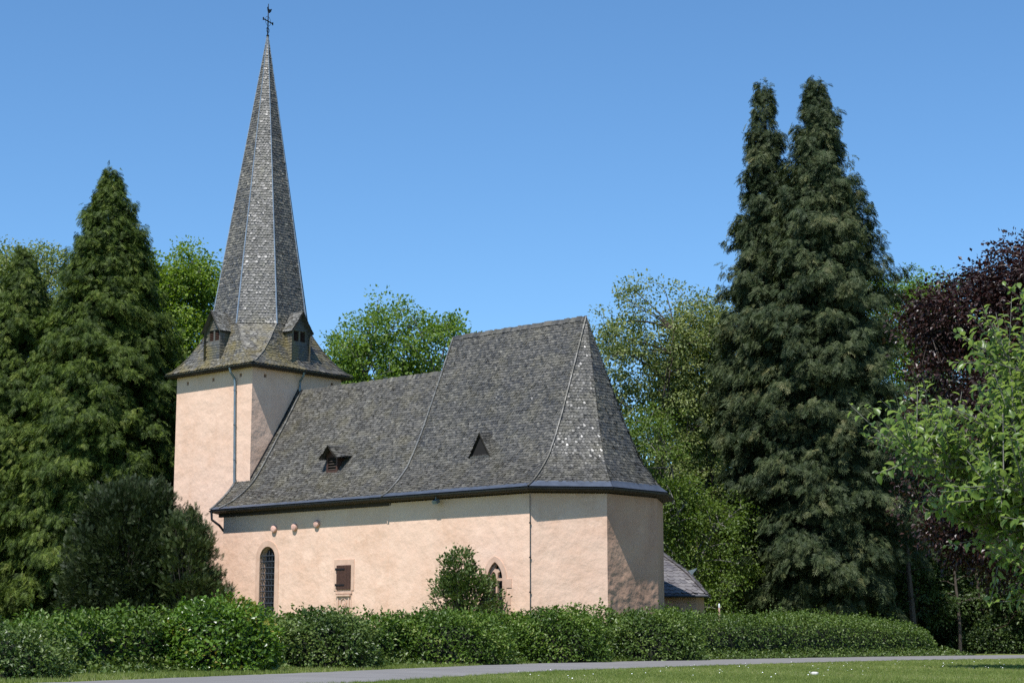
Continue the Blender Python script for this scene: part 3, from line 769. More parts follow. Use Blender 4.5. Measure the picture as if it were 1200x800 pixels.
bf = band(win_arch, 0.26, NS - 0.02, NS + 0.01); wa = ch('arched_window', bf, M['stone'])
wa['label'] = 'tall round-arched window behind an iron grille'
bf = Buf(); bf.add([(1.9, NS + 0.34, 1.3), (3.0, NS + 0.34, 1.3), (3.0, NS + 0.34, 5.2), (1.9, NS + 0.34, 5.2)], [[0, 1, 2, 3]]); ch('pane', bf, M['glass'], wa)
bf = Buf()
for u in np.linspace(2.06, 2.84, 5): bf.tube([(u, NS + 0.10, 1.3), (u, NS + 0.10, 4.93 - abs(u - 2.45) * .5)], 0.02, 5)
for k, z in enumerate(np.arange(1.4, 4.75, 0.255)): bf.tube([(1.95, NS + 0.10 - 0.02, z), (2.95, NS + 0.08, z)], 0.024, 5)
ch('grille', bf, M['grille'], wa)
bf = Buf()
for u in np.linspace(2.1, 2.8, 4): bf.tube([(u, NS + 0.30, 1.3), (u, NS + 0.30, 5.0)], 0.012, 4)
for z in np.arange(1.5, 4.9, 0.3): bf.tube([(1.95, NS + 0.30, z), (2.95, NS + 0.30, z)], 0.012, 4)
ch('glazing_bar', bf, M['grille'], wa)
# shuttered window with stone frame and carved apron
bf = Buf()
for c, s in (((7.33, NS, 4.30), (1.2, 0.05, 0.24)), ((6.82, NS, 3.66), (0.2, 0.05, 1.04)), ((7.84, NS, 3.66), (0.18, 0.05, 1.04)), ((7.33, NS, 3.06), (1.0, 0.10, 0.10)), ((7.33, NS + .01, 2.35), (0.92, 0.05, 1.32))): bf.box(c, s)
ws = ch('shutter_window', bf, M['stone']); ws['label'] = 'small window closed by a brown wooden shutter above a carved stone apron'
bf = Buf()
for k in range(4): bf.box((7.015 + k * 0.209, NS - 0.045, 3.68), (0.2, 0.045, 1.0))
sh = ch('shutter', bf, M['wood'], ws)
for z in (3.37, 4.02):
    bf = Buf(); bf.box((7.13, NS - 0.078, z), (0.56, 0.02, 0.055)); bf.tube([(6.87, NS - .07, z - .05), (6.87, NS - .07, z + .05)], 0.03, 6); ch('hinge', bf, M['iron'], ws)
bf = Buf()
for s_ in (-1, 1): bf.box((7.33 + s_ * 0.33, NS - 0.03, 2.35), (0.07, 0.05, 1.2))
bf.box((7.33, NS - 0.05, 2.94), (0.86, 0.10, 0.07))
an = np.linspace(0, 2 * PI, 13)[:-1]
bf.tube([(7.33 + 0.16 * math.cos(x), NS - 0.03, 2.62 + 0.2 * math.sin(x)) for x in np.append(an, an[0])], 0.025, 5)
bf.box((7.33, NS - 0.02, 2.56), (0.14, 0.06, 0.1))
ch('carved_apron', bf, M['stone'], ws)
# pointed window with tracery
bf = band(win_pt, 0.22, CS - 0.02, CS + 0.01)
for c, s in (((16.52, CS, 3.25), (0.3, 0.044, 0.34)), ((16.50, CS, 2.6), (0.26, 0.044, 0.34)), ((15.08, CS, 3.25), (0.3, 0.044, 0.34)), ((15.1, CS, 2.6), (0.26, 0.044, 0.34))): bf.box(c, s)
wp = ch('pointed_window', bf, M['stone']); wp['label'] = 'narrow pointed-arch window with stone tracery in its head'
bf = Buf(); bf.add([(15.4, CS + 0.26, 1.3), (16.25, CS + 0.26, 1.3), (16.25, CS + 0.26, 4.1), (15.4, CS + 0.26, 4.1)], [[0, 1, 2, 3]]); ch('pane', bf, M['glass'], wp)
bf = Buf()
tr_h = [arch_outline(15.50, 15.77, 3.46, 3.52, 5, True, 0.2), arch_outline(15.85, 16.12, 3.46, 3.52, 5, True, 0.2), [(15.70, 3.84), (15.81, 3.78), (15.92, 3.84), (15.86, 3.95), (15.81, 4.0), (15.76, 3.95)]]
wall_panel(bf, lambda u, v: (u, CS + 0.10, v), [(u, max(v, 3.36)) if v < 3.4 else (u, v) for u, v in win_pt], tr_h, 0.08, (0, -1, 0))
bf.box((15.81, CS + 0.14, 2.33), (0.08, 0.1, 2.06)); ch('tracery', bf, M['stone'], wp)
bf = Buf()
for z in np.arange(1.5, 3.3, 0.22): bf.tube([(15.42, CS + 0.22, z), (16.2, CS + 0.22, z)], 0.012, 4)
ch('glazing_bar', bf, M['grille'], wp)
# three round corbel stones under the eaves
for e_, z_ in ((2.88, 5.86), (4.21, 5.88), (5.62, 5.97)):
    bf = Buf(); a = np.linspace(0, 2 * PI, 15)[:-1]; R = 0.165
    prof = [(R, -0.0), (R, -0.07), (R * .86, -0.12), (R * .4, -0.14), (0.03, -0.14)]
    V = np.array([[(e_ + r_ * math.cos(x), NS + y_ + 0.002, z_ + r_ * math.sin(x)) for x in a] for r_, y_ in prof]).reshape(-1, 3)
    n = 14; i = np.arange(4)[:, None] * n; j = np.arange(n)[None]; bf.add(V, np.stack([i + j, i + (j + 1) % n, i + n + (j + 1) % n, i + n + j], -1).reshape(-1, 4)); bf.poly(V[-n:])
    ch('corbel_stone', bf, M['redstone'])
# pipes, conductor, lamp
bf = Buf(); bf.tube([(-1.14, -0.40, 13.42), (-1.14, -0.34, 13.2), (-1.12, -0.12, 12.95), (-1.11, -0.09, 12.7), (-0.97, -0.09, 8.15)], 0.055, 8)
for z in (12.4, 10.8, 9.2): bf.tube([(-1.11 + (12.7 - z) * .031, -0.09, z - .02), (-1.11 + (12.7 - z) * .031, -0.09, z + .02)], 0.072, 8)
ch('downpipe', bf, M['pipe'])
bf = Buf(); bf.tube([(0.40, 2.79, 13.40), (0.3, 2.79, 13.2), (0.10, 2.8, 13.0), (0.09, 2.8, 12.7), (0.09, 2.8, 12.3)], 0.055, 8); ch('downpipe', bf, M['pipe'])
bf = Buf(); bf.tube([(-0.85, -1.45, 6.75), (-0.85, -1.42, 6.4), (-0.70, -1.1, 6.15), (-0.62, -0.9, 5.9), (-0.66, -0.5, 5.7), (-0.66, -0.2, 5.6), (-0.66, -0.12, 0.4)], 0.055, 8); ch('downpipe', bf, M['gutter'])
bf = Buf(); bf.tube([(17.62, -1.03, 6.6), (17.62, -1.03, 0.4)], 0.014, 5)
for z in (5.5, 4.2, 2.9, 1.9): bf.box((17.62, -1.03, z), (0.06, 0.06, 0.05))
ch('lightning_conductor', bf, M['iron'])
bf = Buf(); bf.box((12.9, -1.28, 6.52), (0.24, 0.2, 0.14), [[1, 0, 0], [0, .9, -.43], [0, .43, .9]]); bf.tube([(12.9, -1.28, 6.55), (12.9, -1.28, 6.7)], 0.02, 5); ch('wall_lamp', bf, M['pipe'])
# annex behind the apse
an0 = empty('annex', (17.2, 6.5, 0)); an0.parent = church
_w = lambda X, Y, z: None
cw, sw = math.cos(-(PI / 2 - AX)), math.sin(-(PI / 2 - AX))
def loc(X, Y, z):      # world -> church local
    dx, dy = X + 11.8301, Y - 79.2452; return np.array([dx * cw + dy * sw, -dx * sw + dy * cw, z])
bf = Buf()
A0, A1, A2, A3 = (4.6, 74.6), (7.75, 74.75), (8.6, 79.5), (4.4, 79.5)
for p, q in ((A0, A1), (A1, A2), (A2, A3), (A3, A0)):
    bf.add([loc(*p, 0.3), loc(*q, 0.3), loc(*q, 2.95), loc(*p, 2.95)], [[0, 1, 2, 3]])
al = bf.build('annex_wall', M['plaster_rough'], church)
bf = Buf()
z0, z1 = 2.95, 4.95
L = [loc(4.3, 74.2, z0), loc(4.6, 75.2, 3.9), loc(5.2, 76.6, z1)]; R = [loc(8.15, 74.3, z0), loc(7.35, 75.2, 3.95), loc(6.2, 76.6, z1)]
slates(bf, L, R, 0.2, 0.26, 0.1, rseed=3); patch(bf, L, R, -.02)
L2, R2 = R, [loc(9.0, 79.8, z0), loc(8.0, 78.6, 3.95), loc(6.6, 77.8, z1)]
slates(bf, L2, R2, 0.2, 0.26, 0.1, rseed=4); patch(bf, L2, R2, -.02)
bf.add([loc(4.3, 74.2, z0), loc(4.6, 75.2, 3.9), loc(5.2, 76.6, z1), loc(6.2, 76.6, z1), loc(6.6, 77.8, z1), loc(4.0, 79, z0)], [[0, 2, 3, 4, 5, 5]][0:0] if False else [[0, 1, 2, 5]], .2)
ar = bf.build('annex_roof', M['slate_new'], church)
bf = Buf(); strip_slates(bf, np.array(R) + [0, 0, 0.04], 0.1, 0.2, 9); bf.build('hip_strip', M['slate_new'], ar)
bf = Buf(); bf.add([loc(7.45, 75.0, 4.0), loc(7.85, 75.0, 4.12), loc(7.62, 75.1, 3.82)], [[0, 1, 2]]); bf.add([loc(7.45, 75.03, 4.0), loc(7.85, 75.03, 4.12), loc(7.62, 75.13, 3.82)], [[2, 1, 0]]); bf.build('vent_hood', M['white'], ar)
bf = Buf(); bf.tube([loc(4.3, 74.15, 2.92), loc(8.2, 74.25, 2.92)], 0.06, 6); bf.build('gutter', M['gutter'], ar)
bpy.data.objects.remove(an0)

# ---------------------------------------------------------------- leaves
def basis(d, up):
    d = d / (np.linalg.norm(d, axis=1)[:, None] + 1e-9)
    s = np.cross(d, up); s /= np.linalg.norm(s, axis=1)[:, None] + 1e-9
    n = np.cross(s, d)
    return np.stack([s, d, n], -1)         # columns: side, along, normal
def stamp(bf, TV, TF, pos, d, up, scale, rnd):
    """place a small template of faces many times"""
    B = basis(d, up)
    V = np.einsum('nij,kj->nki', B, TV) * np.asarray(scale).reshape(-1, 1, 1) + pos[:, None]
    k = len(TV); n = len(pos)
    F = (np.asarray(TF)[None] + (np.arange(n) * k)[:, None, None]).reshape(-1, np.asarray(TF).shape[1])
    bf.add(V.reshape(-1, 3), F, np.repeat(rnd, len(TF)))
LEAF = np.array([(0, 0, 0), (-0.32, 0.45, 0.10), (0, 1.0, -0.08), (0.32, 0.45, 0.10)]); LEAF_F = [[0, 3, 2], [0, 2, 1]]
LEAF2 = np.array([(0, 0, 0), (0.30, 0.3, 0.10), (0.24, 0.68, 0.07), (0, 1.0, -0.14), (-0.24, 0.68, 0.07), (-0.30, 0.3, 0.10), (0, 0.5, -0.02)])
LEAF2_F = [[0, 1, 6], [1, 2, 6], [2, 3, 6], [3, 4, 6], [4, 5, 6], [5, 0, 6]]
def frond_template(n=4, droop=0.35, wid=0.5, lw=0.085):
    V = []; F = []
    def tri(a, b, w):
        a = np.array(a, float); b = np.array(b, float); d = b - a; s = np.cross(d, [0, 0, 1]); s /= np.linalg.norm(s) + 1e-9
        i = len(V); V.extend([a + s * w * .55, a + d * 0.5 + s * w, b, a + d * 0.5 - s * w, ]); F.append([i, i + 3, i + 2, i + 1])
    def ax(t): return (0, t, -droop * t * t)
    tri(ax(0), ax(1.0), lw * 0.8)
    for k in range(n):
        t = 0.1 + 0.75 * k / n; l = wid * (1 - 0.6 * t)
        for s in (-1, 1):
            a = ax(t + 0.04 * s); b = (s * l, t + l * 0.75, -droop * (t + l * .75) ** 2 - 0.12 * l)
            tri(a, b, lw)
    return np.array(V), F
FR_V, FR_F = frond_template(5, 0.45, 0.42, 0.045)
_t = np.sin(np.arange(len(FR_V)) // 4 * 2.4) * 0.10; FR_V = FR_V.copy(); FR_V[2::4, 2] += _t[2::4]
FR2_V, FR2_F = frond_template(4, 0.1, 0.30, 0.05)
def rvec(r, n): v = r.normal(size=(n, 3)); return v / np.linalg.norm(v, axis=1)[:, None]

# ---------------------------------------------------------------- conifers
def conifer(name, x, y, h, prof, seed, leafm, barkm, nb, per, flen, zb=1.2, droop=0.45, tops=((0, 0, 1.0),), squash=1.0, lean=0.0, rag=0.25, barerad=0.28):
    r = np.random.default_rng(seed)
    t = empty(name, (x, y, 0)); bf = Buf(); lf = Buf()
    zs = np.linspace(0, h * 0.97, 14)
    bf.tube(np.column_stack([np.sin(zs * .3) * .08, np.cos(zs * .23) * .08, zs]), barerad * (1 - zs / h) ** 0.8 + 0.02, 8)
    pz = np.array([p[0] for p in prof]) * h; pr = np.array([p[1] for p in prof])
    # more branches where the tree is wide
    zz = r.random(nb * 4); zz = zb + (h * 0.985 - zb) * zz
    w = np.interp(zz, pz, pr) + 1.1; zz = zz[r.random(len(zz)) < w / w.max()][:nb]
    az0 = r.random(len(zz)) * 2 * PI
    # big lumps: neighbouring branches share a length factor
    lump = 1 + 0.16 * np.sin(az0 * 3 + zz * 1.1) * np.sin(zz * 0.9 + 1.3 * seed) + 0.10 * np.sin(az0 * 7 + zz * 2.9)
    L = np.interp(zz, pz, pr) * np.clip(lump, .6, 1.35) * (1 - rag + 2 * rag * r.random(len(zz)) ** 1.5) + 0.15
    P_, D_, U_, S_, R_ = [], [], [], [], []
    for z, a, l in zip(zz, az0, L):
        dirh = np.array([math.cos(a), math.sin(a), 0])
        up0 = 0.25 + 0.5 * (z / h)                       # upper branches rise
        k = 7; tt = np.linspace(0, 1, k)
        zc_ = z + l * (up0 * tt - droop * tt ** 2 * (1.1 - 0.5 * z / h)) + 0.18 * l * np.clip(tt - 0.75, 0, 1)
        pts = np.column_stack([dirh[0] * l * tt, dirh[1] * l * tt, zc_])
        if l > 0.8: bf.tube(pts[:5], np.linspace(0.045, 0.012, 5) * (0.5 + l / 5), 4, cap=False)
        n = max(4, int(per * (0.35 + l / 3.5)))
        u = 0.22 + 0.78 * r.random(n) ** 0.62
        base = np.column_stack([np.interp(u, tt, pts[:, j]) for j in range(3)])
        side = np.array([-dirh[1], dirh[0], 0]); sp = (r.random(n) - 0.5) * 2
        wdt = (0.10 + 0.32 * l * (1.05 - u) + 0.12)
        base += side * (sp * wdt)[:, None] + np.array([0, 0, 1]) * (r.normal(0, 0.17, n) - 0.16 * np.abs(sp))[:, None]
        d = dirh[None] * (0.75 + 0.3 * r.random(n))[:, None] + side[None] * (sp * 0.9)[:, None] + np.array([0, 0, 1])[None] * (0.15 - droop * 1.3 * u * (0.6 + 0.8 * r.random(n)))[:, None] + r.normal(0, 0.30, (n, 3)) + np.array([0, 0, -0.18])
        br = r.random() 
        P_.append(base); D_.append(d); U_.append(np.array([0, 0, 0.8]) + dirh * 0.5 + r.normal(0, 0.55, (n, 3))); S_.append(flen * (0.6 + 0.7 * r.random(n)) * (0.65 + 0.35 * min(1, l / 1.5)))
        R_.append(np.clip(0.25 * br + 0.35 * u + 0.42 * r.random(n), 0, 1))  # outer sprays paler, inner darker: lit tips put into the leaf colour
    # leader
    n = 30; u = r.random(n); a = r.random(n) * 2 * PI
    P_.append(np.column_stack([0.05 * np.cos(a), 0.05 * np.sin(a), h * (0.93 + 0.06 * u)])); D_.append(np.column_stack([np.cos(a), np.sin(a), 0.4 + 0 * a])); U_.append(np.tile([0, 0, 1.0], (n, 1))); S_.append(flen * 0.8 * np.ones(n)); R_.append(r.random(n))
    stamp(lf, FR_V, FR_F, np.concatenate(P_), np.concatenate(D_), np.concatenate(U_), np.concatenate(S_), np.concatenate(R_))
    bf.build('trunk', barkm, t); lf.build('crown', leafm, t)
    t.scale = (1, squash, 1)
    return t

# ---------------------------------------------------------------- broadleaved trees
def broadleaf(name, x, y, blobs, seed, leafm, barkm, nclump, perclump, leaf, trad=0.3, crad=0.7, zfork=4.0, upb=0.6, tpl=(LEAF, LEAF_F), twigr=0.014, limb=7, flat=0.75, fill=0.0, shell=0.45, nodes=90):
    """blobs: (dx, dy, z, rx, ry, rz, weight); limbs grow from the trunk to the blobs, thin shoots to every leaf clump"""
    r = np.random.default_rng(seed); t = empty(name, (x, y, 0)); bf = Buf(); lf = Buf()
    W = np.array([b[6] for b in blobs], float); W /= W.sum()
    k = r.choice(len(blobs), nclump, p=W); B = np.array([b[:6] for b in blobs], float)[k]
    dv = rvec(r, nclump); rad = shell + (1 - shell) * r.random(nclump) ** 0.6
    lump = 1 + 0.14 * np.sin(dv[:, 0] * 5 + seed) * np.sin(dv[:, 2] * 6 + k) + 0.1 * r.normal(size=nclump)
    Cc = B[:, :3] + dv * B[:, 3:] * (rad * lump)[:, None]
    Cc[:, 2] = np.maximum(Cc[:, 2], 0.8)
    # skeleton
    top = np.array([0, 0, zfork]); nodes_p = []; 
    zs = np.linspace(0, zfork, 6); tp = np.column_stack([0.08 * np.sin(zs), 0.08 * np.cos(zs * .8), zs]); bf.tube(tp, np.linspace(trad, trad * .75, 6), 8)
    nodes_p.append(tp[-1][None]); 
    for b in blobs:
        for q in range(max(1, int(round(limb * b[6] / sum(x_[6] for x_ in blobs) + 0.4)))):
            e = np.array(b[:3]) + rvec(r, 1)[0] * np.array(b[3:6]) * 0.55
            m = 9; tt = np.linspace(0, 1, m)[:, None]
            mid = np.array([e[0] * 0.35, e[1] * 0.35, zfork + (e[2] - zfork) * 0.55]) + r.normal(0, 0.3, 3)
            st = tp[-1 - (q % 2)]
            pts = st * (1 - tt) ** 2 + 2 * mid * tt * (1 - tt) + e * tt ** 2 + np.sin(tt * 9 + r.random() * 6) * 0.12 * tt
            bf.tube(pts, np.linspace(trad * .5, 0.03, m), 6, cap=False); nodes_p.append(pts[2:])
    Np = np.concatenate(nodes_p)
    # secondary: to a sample of clump centres
    sec = r.choice(nclump, min(nodes, nclump), replace=False); new = []
    for i in sec:
        e = Cc[i]; dd = Np - e; cost = np.linalg.norm(dd, axis=1) + 0.8 * np.maximum(0, Np[:, 2] - e[2]); j = cost.argmin(); s = Np[j]
        mid = (s + e) / 2 + np.array([0, 0, 0.12]) * np.linalg.norm(e - s) + r.normal(0, 0.1, 3)
        tt = np.linspace(0, 1, 6)[:, None]; pts = s * (1 - tt) ** 2 + 2 * mid * tt * (1 - tt) + e * tt ** 2
        bf.tube(pts, np.linspace(twigr * 3.2, twigr, 6), 4, cap=False); new.append(pts[2:])
    N2 = np.concatenate([Np] + new)
    for i in range(nclump):
        e = Cc[i]; dd = np.linalg.norm(N2 - e, axis=1); j = dd.argmin()
        if 0.15 < dd[j] < 3.5: 
            s = N2[j]; mid = (s + e) / 2 + [0, 0, 0.08 * dd[j]]; bf.tube([s, mid, e], (twigr * 1.3, twigr, twigr * .6), 3, cap=False)
    n = nclump * perclump; ci = np.repeat(np.arange(nclump), perclump)
    cs = crad * (0.6 + 0.7 * r.random(nclump))
    off = np.clip(r.normal(size=(n, 3)), -1.7, 1.7) * 0.5; off[:, 2] *= flat
    pos = Cc[ci] + off * cs[ci][:, None]
    outd = dv[ci] * 0.4 + off * 0.8 + r.normal(0, 0.5, (n, 3)); outd[:, 2] -= 0.25
    up = r.normal(0, 0.55, (n, 3)) + np.array([0, 0, upb]) + dv[ci] * 0.35
    cr_ = r.random(nclump)
    rn = np.clip(0.45 * cr_[ci] + 0.55 * r.random(n), 0, 1)
    stamp(lf, np.array(tpl[0]), tpl[1], pos, outd, up, leaf * (0.6 + 0.7 * r.random(n)), rn)
    bf.build('trunk', barkm, t); lf.build('crown', leafm, t)
    return t

PROF_L = [(0, 4.0), (0.15, 4.8), (0.3, 4.5), (0.5, 3.6), (0.7, 2.4), (0.85, 1.3), (0.94, 0.5), (1.0, 0.05)]
t = conifer('conifer', -21.1, 90.0, 25.3, [(a, b * 1.0) for a, b in PROF_L], 3, M['conifer'], M['bark'], 1700, 62, 0.42, zb=0.8, droop=0.5, rag=0.16)
tag(t, 'tall dense green conifer with a single pointed tip, left of the church tower', 'tree')
t = conifer('conifer', -26.2, 92.5, 21.6, [(a, b * 0.95) for a, b in PROF_L], 5, M['conifer'], M['bark'], 1200, 56, 0.42, zb=0.8, droop=0.5, rag=0.16)
tag(t, 'lower dense green conifer cut by the left edge, behind the tallest left conifer', 'tree')
PROF_R = [(0, 2.0), (0.06, 2.5), (0.14, 3.0), (0.25, 3.5), (0.45, 3.35), (0.62, 2.7), (0.78, 1.6), (0.9, 0.8), (0.96, 0.4), (1.0, 0.05)]
t = conifer('spruce', 13.15, 88.5, 29.7, [(a, b * 0.64) for a, b in PROF_R], 8, M['conifer_grey'], M['bark_red'], 1250, 50, 0.46, zb=2.2, droop=0.5, rag=0.42, barerad=0.33)
tag(t, 'narrow grey-green spruce, the left one of the tall pair right of the church', 'tree')
t = conifer('spruce', 15.5, 86.0, 29.1, [(a, b * 0.92) for a, b in PROF_R], 9, M['conifer_grey'], M['bark_red'], 1600, 50, 0.46, zb=2.2, droop=0.5, rag=0.42, barerad=0.36)
tag(t, 'broad grey-green spruce with a bare reddish trunk foot, right one of the tall pair', 'tree')

# bright trees behind
t = broadleaf('broadleaf_tree', -21.5, 108, [(0, 0, 19.5, 3.6, 3.6, 4.5, 3), (2.0, -1, 16, 2.6, 2.6, 4, 2), (-2.5, 0, 22.5, 2.6, 2.6, 2.4, 1.2), (1.2, 0, 22.6, 2.2, 2.2, 2.2, 1), (0, 0, 11, 4, 4, 5, 2)], 21, M['lime'], M['bark_grey'], 620, 110, 0.21, 0.35, 0.85, zfork=7, nodes=120)
tag(t, 'bright green broadleaf tree showing between the left conifer and the tower', 'tree')
t = broadleaf('broadleaf_tree', -30.3, 108, [(0, 0, 21.5, 4.2, 4, 3.6, 3), (-2, 0, 17, 4, 4, 4, 2), (2.5, 0, 19, 3, 3, 3, 1.5)], 22, M['airy'], M['bark_grey'], 460, 95, 0.2, 0.35, 0.9, zfork=8, nodes=120)
tag(t, 'light green broadleaf tree behind the lower conifer at the left edge', 'tree')
t = broadleaf('broadleaf_tree', -5.3, 104, [(-2.4, 0, 17.0, 3.4, 3.4, 3.9, 3.4), (0.6, 0, 16.3, 3.4, 3.4, 3.8, 3), (-5.0, 0, 15.3, 1.9, 2, 3.4, 1.6), (4.4, 0, 16.0, 2.4, 2, 2.8, 2.4), (0, 0, 12, 4.5, 3.6, 3.4, 1.4)], 23, M['ash'], M['bark_grey'], 640, 70, 0.215, 0.3, 0.75, zfork=6, nodes=150, shell=0.3, limb=12)
tag(t, 'bright green broadleaf tree with a rounded crown rising behind the nave roof', 'tree')
t = broadleaf('airy_tree', 7.4, 93, [(0, 0, 16.2, 3.2, 3, 3.6, 3), (2.4, 0, 14.5, 2.4, 2.4, 4.5, 2), (-2.6, 0, 13.5, 2.2, 2.4, 3.5, 1.3), (0.5, 0, 10, 3.8, 3, 4.2, 2.2), (1, 0, 5, 3.6, 3, 3.5, 1.5)], 24, M['airy'], M['bark'], 640, 64, 0.165, 0.24, 0.62, zfork=6, nodes=170, limb=13, shell=0.25)
tag(t, 'airy pale green tree with dark slender limbs behind the choir roof', 'tree')
t = broadleaf('airy_tree', 10.6, 95, [(0, 0, 17.2, 2.0, 2.2, 2.6, 1.6), (0, 0, 13, 2.6, 2.6, 4.5, 2), (0, 0, 7, 3.4, 3, 4.5, 2)], 25, M['airy'], M['bark'], 420, 66, 0.165, 0.22, 0.65, zfork=6, nodes=110, limb=9, shell=0.25)
tag(t, 'slim pale green tree squeezed between the airy tree and the left spruce', 'tree')
t = broadleaf('broadleaf_tree', 8.4, 86, [(-1.0, 0, 6.9, 2.1, 2.2, 1.9, 2.2), (1.6, 0, 5.4, 2.2, 2.2, 2.6, 2), (-1.6, 0, 10, 1.6, 2, 1.9, 1.3), (0, 0, 3, 3.2, 2.2, 2.2, 1.5)], 26, M['mid'], M['bark_grey'], 340, 75, 0.15, 0.16, 0.7, zfork=2.6, nodes=80)
tag(t, 'low vivid green tree beside the apse above the small annex roof', 'tree')
t = broadleaf('broadleaf_tree', 25.5, 113, [(0, 0, 21, 3.4, 3, 3.2, 3), (2.4, 0, 20.8, 2.4, 3, 3, 2), (-1.2, 0, 15, 4, 3, 5, 2.5), (1, 0, 9, 5, 3, 4, 2)], 27, M['ash'], M['bark_grey'], 560, 90, 0.2, 0.3, 0.9, zfork=6)
tag(t, 'light green tree seen between the right spruce and the copper-leaved tree', 'tree')
t = broadleaf('copper_tree', 21.2, 64.5, [(0, 0, 12.4, 4.2, 4.2, 3.4, 3), (-4.0, -0.5, 9.2, 2.8, 3, 3.4, 2), (-3.2, -0.5, 5.6, 3.2, 3.2, 2.4, 1.6), (-1.8, 0, 14.2, 2.2, 2.2, 1.5, 1), (3, 0, 9, 4.5, 4.5, 4.5, 2.5), (-4.7, 0, 12.8, 1.9, 2, 1.5, 1.0), (0, -2, 5, 5, 4, 2.2, 1.5), (1, -5, 7, 5, 4, 3, 1.8)], 28, M['copper'], M['bark'], 1750, 75, 0.17, 0.35, 0.75, zfork=3.2, nodes=160, limb=12)
t.location = (15.5, 47.1, 0); t.scale = (.73, .73, .73)
tag(t, 'dark copper-leaved tree behind the green apple boughs at the right edge', 'tree')

# dark woodland behind, right of the church and filling the gaps: individual trees from two kinds
wA = broadleaf('woodland_tree', 24.0, 101, [(0, 0, 10, 4.6, 4.6, 5.5, 3), (0, 0, 4.5, 5, 5, 3.5, 2), (1.5, 0, 14, 3, 3, 3, 1.2)], 31, M['wood_leaf'], M['bark'], 480, 52, 0.28, 0.3, 0.9, zfork=3.5)
wB = broadleaf('woodland_tree', 17.0, 103, [(0, 0, 8.5, 5, 5, 5, 3), (0, 0, 3.6, 5.2, 5, 3, 2)], 32, M['wood_leaf'], M['bark_red'], 460, 52, 0.28, 0.28, 0.9, zfork=3)
tag(wA, 'dark green woodland tree behind the copper-leaved tree', 'tree', 'woodland trees behind the churchyard')
tag(wB, 'dark green woodland tree filling the gap behind the right spruce', 'tree', 'woodland trees behind the churchyard')
spots = [(wB, 9.5, 104, 0.9, 1.1, 'dark green woodland tree behind the low vivid green tree'),
         (wA, 31.5, 98, 1.05, 2.2, 'dark green woodland tree at the right edge behind the path bend'),
         (wB, 27.5, 91, 0.72, 4.0, 'shaded understorey tree behind the right end of the hedge'),
         (wA, 20.8, 92, 0.62, 0.5, 'small shaded tree just right of the bare spruce trunk'),
         (wB, 34.5, 88, 0.85, 5.2, 'shaded woodland tree closing the view at the far right of the path'),
         (wA, 3.0, 112, 1.0, 3.3, 'dark green woodland tree hidden behind the choir roof'),
         (wB, 40.0, 102, 1.2, 0.2, 'large woodland tree outside the right edge behind the path'),
         (wA, -34, 100, 1.0, 1.3, 'dark green woodland tree at the left edge under the conifers'),
         (wB, -18.0, 112, 1.15, 2.6, 'dark green woodland tree behind the church tower'),
         (wA, -12.0, 118, 1.1, 4.6, 'dark green woodland tree far behind the nave'),
         (wB, 12.5, 97, 0.62, 2.0, 'low shaded tree between the feet of the two spruces'),
         (wB, -29, 84, 0.55, 2.9, 'low shaded tree under the left conifers'),
         (wA, 48, 96, 1.2, 3.9, 'woodland tree beyond the right edge of the path bend'),
         (wA, 36, 112, 1.3, 1.7, 'tall woodland tree behind the copper-leaved tree'),
         (wB, 24.0, 96, 0.6, 3.3, 'low shaded tree behind the end of the clipped hedge'),
         (wB, 29.5, 97, 0.62, 1.1, 'low shaded tree behind the path bend, left of the frame edge'),
         (wA, 33.5, 104, 0.8, 2.4, 'shaded tree deep in the wood above the path bend'),
         (wB, 22, 112, 0.9, 5.0, 'dark woodland tree deep behind the right spruce'),
         (wB, 30, 118, 1.2, 0.9, 'broad woodland tree far behind the copper-leaved tree'),
         (wA, 14, 118, 1.1, 2.9, 'broad woodland tree far behind the pair of spruces'),
         (wB, 42, 120, 1.3, 3.7, 'broad woodland tree far behind the right edge'),
         (wB, -40, 118, 1.3, 4.1, 'broad woodland tree far behind the left conifers'),
         (wA, -50, 106, 1.3, 0.3, 'woodland tree well to the left of the conifers'),
         (wB, 25.0, 99, 0.36, 1.9, 'small bush in deep shade behind the end of the hedge'),
         (wA, 28.8, 96, 0.34, 0.9, 'small bush in deep shade just behind the path bend'),
         (wB, 33.0, 98, 0.38, 2.9, 'small bush in deep shade at the right edge of the wood'),
         (wA, 37.5, 100, 0.42, 4.2, 'bush in the wood beyond the right edge of the path'),
         (wB, 31.0, 106, 0.5, 5.3, 'bush filling the wood behind the shaded path bend'),
         (wA, 26.5, 108, 0.5, 1.3, 'bush filling the wood behind the copper-leaved tree'),
         (wB, 36.5, 108, 0.55, 0.4, 'bush deep in the wood at the far right'),
         (wB, -3, 126, 1.2, 1.9, 'woodland tree far behind the choir')]
for src, x, y, s, rz, lab in spots:
    c = copy_tree(src); c.location = (x, y, 0); c.scale = (s, s, s); c.rotation_euler = (0, 0, rz); c['label'] = lab

